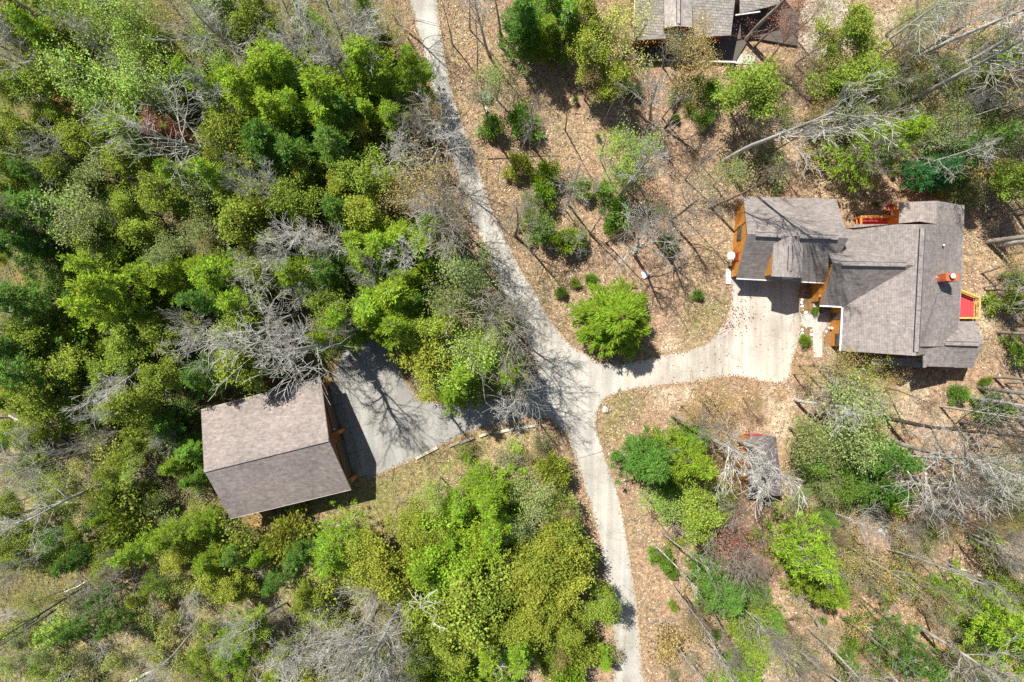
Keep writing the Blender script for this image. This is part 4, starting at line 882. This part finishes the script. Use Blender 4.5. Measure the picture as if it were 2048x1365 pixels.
# bare trees by the foot of the trunk
for (k, px, py, h, ws, bk, v_) in [
    ('bare', 95, 130, 12, 1, 'grey', 0), ('bare', 465, 325, 17, 1, 'grey', 1), ('snag', 195, 100, 9, .8, 'white', 0), ('bare', 525, 140, 15, 1, 'grey', 2), ('bare', 565, 70, 14, 1, 'grey', 3), ('bare', 725, 140, 15, 1.1, 'grey', 4), ('bare', 690, 90, 13, 1, 'grey', 5), ('bare', 765, 150, 11, .9, 'grey', 0),
    ('bare', 350, 100, 12, 1, 'grey', 1), ('bare', 330, 190, 10, 1, 'grey', 3), ('bare', 865, 320, 10, 1.1, 'mid', 2), ('bare', 840, 290, 10, 1.1, 'mid', 3), ('bare', 680, 505, 12, 1, 'white', 3), ('bare', 692, 684, 20, 1.0, 'grey', 0), ('bare', 452, 668, 10, .9, 'grey', 2), ('snag', 465, 740, 8, .9, 'grey', 1),
    ('bare', 905, 470, 18, .95, 'mid', 0), ('budding', 890, 430, 15, 1.0, 'mid', 1), ('bare', 985, 645, 15, 1.2, 'mid', 5), ('bare', 1010, 650, 12, 1.1, 'mid', 4), ('bare', 1035, 800, 13, .9, 'grey', 5), ('bare', 1020, 710, 15, .9, 'mid', 2), ('bare', 900, 830, 8, 1.0, 'grey', 3),
    ('bare', 762, 1190, 17, 1, 'mid', 0), ('bare', 810, 1200, 19, .9, 'grey', 2), ('snag', 905, 1150, 15, .9, 'white', 2), ('snag', 1003, 1240, 11, .9, 'white', 0), ('snag', 1085, 1015, 7, 1, 'white', 1), ('snag', 975, 985, 6, 1, 'white', 2), ('bare', 395, 1255, 11, .9, 'grey', 5), ('bare', 430, 1108, 10, .8, 'grey', 4), ('bare', 320, 1080, 9, .9, 'mid', 6), ('snag', 182, 1168, 13, .7, 'dark', 1), ('bare', 690, 1240, 9, 1.2, 'grey', 3), ('bare', 640, 1260, 9, 1.2, 'grey', 1), ('snag', 545, 1320, 7, 1, 'grey', 0), ('bare', 90, 1010, 9, 1, 'grey', 2), ('bare', 370, 870, 6, 1, 'grey', 5),
    ('bare', 1444, 325, 25, .75, 'grey', 4), ('bare', 1232, 405, 17, .8, 'grey', 2), ('budding', 1330, 257, 12, .9, 'dark', 3), ('bare', 978, 110, 12, .8, 'grey', 0), ('bare', 1490, 82, 20, .8, 'mid', 4), ('bare', 1675, 158, 18, .8, 'grey', 6), ('bare', 1790, 140, 24, .8, 'grey', 4), ('bare', 1950, 207, 18, .9, 'grey', 0), ('bare', 1790, 215, 20, .9, 'grey', 2), ('bare', 1870, 160, 18, .9, 'grey', 5),
    ('bare', 1975, 484, 20, .8, 'mid', 0), ('bare', 2000, 490, 22, .8, 'grey', 1), ('bare', 2005, 400, 18, .8, 'mid', 3), ('bare', 1990, 610, 20, .7, 'grey', 6), ('bare', 1995, 665, 20, .7, 'mid', 4), ('bare', 1958, 774, 18, .8, 'mid', 2), ('bare', 1935, 795, 20, .7, 'grey', 6), ('bare', 1918, 842, 20, .8, 'mid', 4), ('bare', 1763, 834, 22, .75, 'dark', 1), ('bare', 1775, 880, 20, .85, 'grey', 3), ('bare', 1730, 900, 17, .9, 'grey', 1), ('bare', 1800, 960, 15, .9, 'grey', 0),
    ('bare', 1415, 872, 15, .9, 'white', 2), ('bare', 1478, 882, 18, 1.1, 'grey', 4), ('bare', 1590, 800, 13, 1.0, 'grey', 3), ('bare', 1320, 480, 11, 1.1, 'mid', 1), ('bare', 1340, 440, 12, 1.0, 'mid', 5), ('bare', 1130, 420, 5, 1, 'grey', 3), ('bare', 1145, 500, 5, 1, 'grey', 1), ('bare', 1310, 895, 6, .9, 'grey', 5), ('bare', 1395, 1000, 13, .9, 'mid', 1), ('bare', 1180, 400, 5, .9, 'grey', 2),
    ('bare', 1585, 1290, 15, .9, 'grey', 4), ('bare', 1615, 1255, 16, .8, 'grey', 6), ('bare', 1733, 1300, 15, .8, 'white', 4), ('bare', 1830, 1250, 16, .8, 'grey', 2), ('bare', 1460, 1215, 12, .9, 'mid', 0), ('bare', 1860, 1010, 14, .9, 'mid', 2), ('bare', 1370, 360, 8, .9, 'mid', 6), ('bare', 1660, 340, 7, .9, 'mid', 0),
    ('pole', 1320, 1062, 15, 1, 'grey', 0), ('pole', 1308, 1090, 14, 1, 'white', 1), ('pole', 1345, 1170, 13, 1, 'grey', 2), ('pole', 1370, 1258, 14, 1, 'grey', 3), ('pole', 1338, 1272, 12, 1, 'mid', 0), ('pole', 1352, 1290, 12, 1, 'grey', 1), ('pole', 1400, 1240, 13, 1, 'grey', 2), ('pole', 1412, 1152, 14, 1, 'mid', 3), ('pole', 1690, 1088, 13, 1, 'grey', 0), ('pole', 1705, 1185, 14, 1, 'dark', 1), ('pole', 1700, 1120, 12, 1, 'mid', 2), ('pole', 1772, 1098, 14, 1, 'grey', 3), ('pole', 1785, 1130, 14, 1, 'mid', 0), ('pole', 1822, 1110, 14, 1, 'grey', 1), ('pole', 1680, 1232, 14, 1, 'mid', 2), ('pole', 1425, 1155, 13, 1, 'grey', 1), ('pole', 1345, 1060, 12, 1, 'mid', 3),
    ('pole', 1120, 130, 11, 1, 'mid', 0), ('pole', 1160, 180, 11, 1, 'mid', 2), ('pole', 1130, 260, 11, 1, 'dark', 1), ('pole', 1200, 320, 12, 1, 'mid', 3), ('pole', 1205, 250, 10, 1, 'mid', 0), ('pole', 905, 90, 12, 1, 'mid', 1), ('pole', 940, 60, 12, 1, 'mid', 2), ('pole', 955, 150, 12, 1, 'grey', 3), ('pole', 1180, 470, 11, 1, 'mid', 2), ('pole', 1245, 480, 10, 1, 'mid', 0), ('pole', 1480, 300, 11, 1, 'mid', 1), ('pole', 1400, 330, 9, 1, 'dark', 2)]:
    base_at(k, px, py, h, wscale=ws, col='T' if k == 'budding' else 'G', bark=bk, var=v_, tilt=.03)

# slender bare trees threaded through the woods and the open litter
for i in range(55):
    px, py = rt.uniform(10, 900), rt.uniform(10, 1360)
    if blocked(px, py) or (440 < px < 880 and 700 < py < 1060): continue
    base_at('bare', px, py, rt.uniform(8, 15), wscale=rt.uniform(.6, .95), bark=rt.choice(['grey', 'white', 'grey', 'mid']), tilt=.05)
for i in range(125):
    px, py = rt.choice([(rt.uniform(880, 1470), rt.uniform(-10, 600)), (rt.uniform(1480, 2040), rt.uniform(120, 380)), (rt.uniform(1960, 2040), rt.uniform(380, 900)), (rt.uniform(1290, 2040), rt.uniform(760, 1360)), (rt.uniform(1290, 2040), rt.uniform(960, 1360))])
    if blocked(px, py) or (px > 1250 and 540 < py < 800 and px < 1700): continue
    if inpoly([px], [py], [(1440, 850), (1575, 850), (1575, 1000), (1480, 1000)])[0]: continue
    if px < 930 and py > 250: continue
    k = rt.choice(['pole', 'bare', 'bare']); base_at(k, px, py, rt.uniform(7, 14), wscale=rt.uniform(.55, .85), bark=rt.choice(['mid', 'brown', 'grey', 'mid']), tilt=.04)
# fallen logs
logs = [((20, 832), (215, 922), .14, 'grey', "longest pale fallen log pointing at the barn's back eave"), ((60, 826), (175, 880), .11, 'grey', "thin grey log lying along the longest pale log"), ((140, 712), (232, 766), .15, 'white', "pale split log in the brushy clearing above the barn's level"), ((175, 700), (245, 775), .1, 'brown', "brown log beside the pale split log"),
        ((95, 600), (160, 690), .14, 'grey', "grey log slanting down in the clearing by the edge of the woods"), ((100, 912), (146, 942), .12, 'white', "short pale log below the longest fallen log"), ((125, 942), (160, 966), .11, 'white', "short tan log end to end with the short pale log"), ((112, 1003), (200, 1009), .1, 'white', "thin white log lying level in the brush"), ((72, 1030), (105, 1004), .13, 'grey', "grey stub of log left of the thin level log"),
        ((246, 996), (282, 982), .16, 'mid', "short thick log above the bright pine by the barn"), ((160, 862), (182, 850), .15, 'grey', "short silver log end beside the olive crowns"), ((210, 1192), (270, 1155), .11, 'white', "white pole log slanting over the yellow bush"), ((263, 1362), (322, 1332), .17, 'white', "birch log near the lower picture edge"), ((1918, 1138), (1940, 1144), .16, 'white', "short white birch log nearer the leaf litter rise"), ((1950, 1148), (1980, 1166), .16, 'white', "longer white birch log continuing the short one"),
        ((1673, 1030), (1720, 1050), .1, 'white', "thin pale fallen branch beside the green pine in the litter"), ((1095, 497), (1150, 502), .1, 'white', "pale stick log under the row of shrubs"), ((975, 318), (1120, 312), .05, 'dark', "long thin dark branch on litter above the shrubs"), ((10, 730), (60, 760), .12, 'mid', "mossy log under dark pines at the photo edge"), ((290, 1120), (330, 1150), .1, 'grey', "grey log among heaped brushwood"),
        ((130, 1185), (200, 1150), .1, 'white', "pale stick log across the brushwood heap"), ((195, 1160), (240, 1175), .08, 'brown', "brown pole on the brushwood heap"), ((1790, 1085), (1870, 1125), .07, 'grey', "thin grey fallen pole through the open litter"), ((700, 1045), (560, 1085), .06, 'grey', "thin grey pole lying on grass below the barn eave")]
for (a, b_, r, bk, lb) in logs:
    A = Vector((*g2(*a), r * .8)); Bq = Vector((*g2(*b_), r * .9)); n = 6; segs = []; prev = A; rr = random.Random(a[0])
    for i in range(1, n + 1):
        q = A.lerp(Bq, i / n) + Vector((rr.gauss(0, .05), rr.gauss(0, .05), 0)); segs.append((tuple(prev), tuple(q), r * (1 - .5 * (i - 1) / n), r * (1 - .5 * i / n))); prev = q
    V, F = tubes(segs, 7); o = npmesh("fallen_log", V, F, BARK); o.color = (*BARKC[bk], 1); tag(o, lb, "log", "fallen logs")

# ------------------------------------------------------------------ loose ground cover (stuff)
def scatter(n, box_, rs, avoid=True, dens=None):
    X = rs.uniform(box_[0], box_[1], n); Y = rs.uniform(box_[2], box_[3], n); k = np.ones(n, bool)
    if avoid:
        for p in (ROAD, PAD, BRANCH, WALK, [(410, 830), (640, 765), (745, 960), (470, 1040)], [(1475, 395), (1660, 395), (1700, 450), (1890, 420), (1925, 700), (1660, 700), (1660, 565), (1475, 555)], [(1280, -60), (1590, -60), (1590, 80), (1460, 110), (1280, 110)]): k &= ~inpoly(X, Y, p)
    if dens is not None: k &= rs.uniform(0, 1, n) < dens(X, Y)
    return X[k], Y[k]
def ground_z(X, Y):
    i = np.clip(((X - 1024) * H / FPX + 75) / 150 * (nx - 1), 0, nx - 1.001); j = np.clip((-(Y - 682.5) * H / FPX + 52) / 104 * (ny - 1), 0, ny - 1.001)
    return GZ[j.astype(int), i.astype(int)]
def quads_on_ground(name, X, Y, size, rs, cols, mat, zj=.05, tilt=.5, aspect=.7):
    n = len(X); P = np.stack([(X - 1024) * H / FPX, -(Y - 682.5) * H / FPX, ground_z(X, Y) + rs.uniform(.02, .02 + zj, n)], -1)
    a = rs.uniform(0, 6.28, n); D = np.stack([np.cos(a), np.sin(a), rs.normal(0, tilt, n)], -1); D /= np.linalg.norm(D, axis=1, keepdims=True)
    N = np.stack([rs.normal(0, tilt, n), rs.normal(0, tilt, n), np.ones(n)], -1); s = np.cross(D, N); s /= np.linalg.norm(s, axis=1, keepdims=True)
    L = (size * rs.uniform(.6, 1.4, n))[:, None]; Wd = L * aspect
    V = np.stack([P, P + D * L * .5 + s * Wd * .5, P + D * L, P + D * L * .5 - s * Wd * .5], 1).reshape(-1, 3); V[:, 2] = np.maximum(V[:, 2], .004 + V[:, 2] * 0)  if False else V[:, 2]
    o = npmesh(name, V, np.arange(4 * n).reshape(n, 4), mat)
    c = cols[rs.randint(0, len(cols), n)] * rs.uniform(.75, 1.25, (n, 1)); c4 = np.hstack([np.clip(c, 0, 1), np.ones((n, 1))])
    at = o.data.color_attributes.new("col", 'FLOAT_COLOR', 'POINT'); at.data.foreach_set("color", np.repeat(c4, 4, 0).astype(np.float32).ravel())
    return tag(o, None, None, None, 'stuff')
def flatmat(name):
    m, nt, b = newmat(name, .9, .1); at = nd(nt, "ShaderNodeAttribute", attribute_name="col"); nt.links.new(at.outputs["Color"], b.inputs["Base Color"]); return m
LITM = flatmat("dry_leaves"); rs = np.random.RandomState(9)
X, Y = scatter(200000, (820, 2110, -60, 1430), rs, dens=lambda X, Y: np.where(X < 900 + Y * .1, .5, 1.0) * np.clip(.62 + .5 * np.sin(X * .05 + 2 * np.sin(Y * .031)) * np.cos(Y * .043 + 1.5 * np.sin(X * .027)) + .25 * np.sin(X * .13) * np.sin(Y * .11), .12, 1))
lt = quads_on_ground("leaf_litter", X, Y, .16, rs, np.array([[.42, .28, .20], [.36, .21, .14], [.52, .39, .28], [.24, .14, .09], [.46, .35, .22], [.66, .54, .42], [.14, .09, .06], [.38, .27, .17], [.55, .46, .34]]), LITM)
tag(lt, "tan and pinkish dry leaf litter covering the open ground")
X, Y = scatter(90000, (-60, 1150, -60, 1430), rs)
lt = quads_on_ground("woodland_litter", X, Y, .15, rs, np.array([[.24, .17, .09], [.14, .1, .05], [.32, .25, .14], [.13, .15, .04], [.2, .24, .05], [.26, .30, .07]]), LITM)
tag(lt, "mixed brown and green litter on the woodland floor")
# grass blades
def blades(name, X, Y, hgt, wid, rs, cols):
    n = len(X); P = np.stack([(X - 1024) * H / FPX, -(Y - 682.5) * H / FPX, ground_z(X, Y) - .01], -1); a = rs.uniform(0, 6.28, n)
    s = np.stack([np.cos(a), np.sin(a), np.zeros(n)], -1) * wid; t = np.stack([rs.normal(0, .5, n), rs.normal(0, .5, n), np.ones(n)], -1) * (hgt * rs.uniform(.5, 1.4, n))[:, None]
    V = np.stack([P - s, P + s, P + t], 1).reshape(-1, 3); o = npmesh(name, V, np.arange(3 * n).reshape(n, 3), LITM)
    c = cols[rs.randint(0, len(cols), n)] * rs.uniform(.75, 1.25, (n, 1)); at = o.data.color_attributes.new("col", 'FLOAT_COLOR', 'POINT')
    at.data.foreach_set("color", np.repeat(np.hstack([np.clip(c, 0, 1), np.ones((n, 1))]), 3, 0).astype(np.float32).ravel()); return tag(o, None, None, None, 'stuff')
def dg(X, Y):
    d = np.where(X < 830, .35, .02)
    for (x, y, r) in ((720, 1050, 120), (830, 960, 90), (560, 1080, 90), (1240, 800, 60), (1230, 870, 50), (1430, 640, 55), (1400, 620, 40), (180, 980, 150), (230, 740, 120), (1180, 600, 60), (1750, 110, 80), (950, 900, 60), (140, 640, 80)): d = np.maximum(d, blob(X, Y, x, y, r, .8) * .95)
    return d
X, Y = scatter(150000, (-40, 2090, -40, 1400), rs, dens=dg)
tag(blades("grass", X, Y, .3, .035, rs, np.array([[.16, .22, .04], [.22, .28, .06], [.3, .32, .1], [.34, .3, .16], [.12, .2, .03]])), "thin green and straw grass growing through the litter")
# twigs lying about
n = 18000; X, Y = scatter(n, (-40, 2090, -40, 1400), rs, dens=lambda X, Y: np.where(X < 830, .9, .35))
a = rs.uniform(0, 6.28, len(X)); L = rs.gamma(2, .45, len(X)); r_ = rs.uniform(.012, .035, len(X)); z = ground_z(X, Y) + rs.uniform(.05, .3, len(X))
x0 = (X - 1024) * H / FPX; y0 = -(Y - 682.5) * H / FPX; z2 = np.maximum(.03, z + rs.normal(0, .12, len(X)))
segs = [((x0[i], y0[i], z[i]), (x0[i] + math.cos(a[i]) * L[i], y0[i] + math.sin(a[i]) * L[i], z2[i]), r_[i], r_[i] * .5) for i in range(len(X))]
V, F = tubes(segs, 3); tw = npmesh("fallen_twigs", V, F, BARK); tw.color = (.42, .37, .3, 1); tag(tw, "pale sticks and twigs strewn over the woodland floor", None, None, 'stuff')
# leaves gathered along the edges of the drives
ex, ey = [], []
for poly in (ROAD, PAD, BRANCH):
    pts = smooth(poly, 5, 0)
    for i in range(len(pts)):
        a, b_ = np.array(pts[i]), np.array(pts[(i + 1) % len(pts)]); L_ = np.hypot(*(b_ - a)); n_ = int(L_ * 2.6)
        t_ = rs.uniform(0, 1, n_)[:, None]; nrm = np.array([-(b_ - a)[1], (b_ - a)[0]]) / max(L_, 1e-6); dens_ = .4 + 1.6 * rs.uniform(0, 1)
        q_ = a + (b_ - a) * t_ + nrm * rs.normal(0, 2.2 * dens_, n_)[:, None]; ex += list(q_[:, 0]); ey += list(q_[:, 1])
ex, ey = np.array(ex), np.array(ey); 
core = np.zeros(len(ex), bool)
for poly in (ROAD, PAD, BRANCH):
    k_ = np.ones(len(ex), bool)
    for ox, oy in ((8, 0), (-8, 0), (0, 8), (0, -8)): k_ &= inpoly(ex + ox, ey + oy, poly)
    core |= k_
ex, ey = ex[~core], ey[~core]
tag(quads_on_ground("edge_leaves", ex, ey, .15, rs, np.array([[.36, .22, .13], [.26, .15, .09], [.44, .32, .2], [.2, .13, .07], [.3, .27, .12]]), LITM, .03, .35), "brown leaves drifted along the edges of the drives")
# leaf debris on the drive
X = np.concatenate([rs.normal(cx_, s_, k_) for cx_, cy_, s_, k_ in ((1470, 640, 14, 60), (1455, 655, 9, 50), (1490, 630, 20, 40), (950, 325, 10, 60), (1500, 600, 25, 25), (1420, 720, 45, 40), (1520, 690, 40, 30), (960, 500, 30, 40), (1450, 775, 30, 40))])
Y = np.concatenate([rs.normal(cy_, s_ * .8, k_) for cx_, cy_, s_, k_ in ((1470, 640, 14, 60), (1455, 655, 9, 50), (1490, 630, 20, 40), (950, 325, 10, 60), (1500, 600, 25, 25), (1420, 720, 45, 40), (1520, 690, 40, 30), (960, 500, 30, 40), (1450, 775, 30, 40))])
tag(quads_on_ground("leaf_debris", X, Y, .17, rs, np.array([[.2, .08, .05], [.12, .06, .04]]), LITM, .03, .3), "small dark brown leaf clumps blown onto the pale drive")

# ------------------------------------------------------------------ labels that single each tree out
LM = [("the barn's back eave corner", 402, 820), ("the barn's lowest eave corner", 461, 1038), ("the barn's front ridge end", 657, 880), ("the red-leaved tree in the woods", 330, 280), ("the top left corner", 0, 0), ("the bottom left corner", 0, 1365), ("the long pale fallen log", 110, 880),
      ("the dark leaning snag", 150, 1190), ("the road's top end", 845, 0), ("the upper road's leaf patch", 945, 320), ("the shaded bend of the road", 960, 480), ("the road junction", 1160, 760), ("the road's bottom end", 1260, 1365), ("the pale cabin roof", 1365, 40), ("the garage's back corner", 1487, 393),
      ("the house chimney", 1900, 555), ("the small dark shed", 1530, 930), ("the bottom right corner", 2048, 1365), ("the blue tarp bundle", 1970, 940), ("the middle of the photo's left edge", 0, 640), ("the drive's edging timbers", 950, 880), ("the white crooked dead tree", 900, 1230), ("the large round spruce", 1232, 640),
      ("the deep green pine behind the house", 1868, 345), ("the top right corner", 2048, 0), ("the cream boulder", 1803, 1059), ("the utility box", 971, 190), ("the fork of the grey drive", 780, 720), ("the house's porch strip roof", 1790, 730), ("the white boulder", 1290, 549), ("the middle of the bottom edge", 620, 1365), ("the tallest bare tree beside the barn drive", 590, 650), ("the middle of the left woods", 300, 470), ("the thick woods beside the road's upper bend", 620, 250)]
ORD = ["nearest", "second nearest", "third nearest", "fourth nearest", "fifth nearest", "sixth nearest", "seventh nearest", "eighth nearest", "ninth nearest", "tenth nearest", "eleventh nearest", "twelfth nearest"] + ["%dth nearest" % i for i in range(13, 60)]
grp = {}
for root, desc, (px, py) in trees:
    ds = [((px - l[1]) ** 2 + (py - l[2]) ** 2, l[0]) for l in LM]; d, nme = min(ds); grp.setdefault((desc, nme), []).append((d, root))
for (desc, nme), L_ in grp.items():
    L_.sort(key=lambda t: t[0])
    for i, (d, root) in enumerate(L_):
        root['label'] = (f"{desc} {ORD[i]} to {nme}" if len(L_) > 1 else f"{desc} near {nme}" if len(desc.split()) < 4 else f"{desc} nearest to {nme}")
print("trees", len(trees), {k: sum(1 for t in trees if t[0].name.startswith(k)) for k in set(NAME.values())})
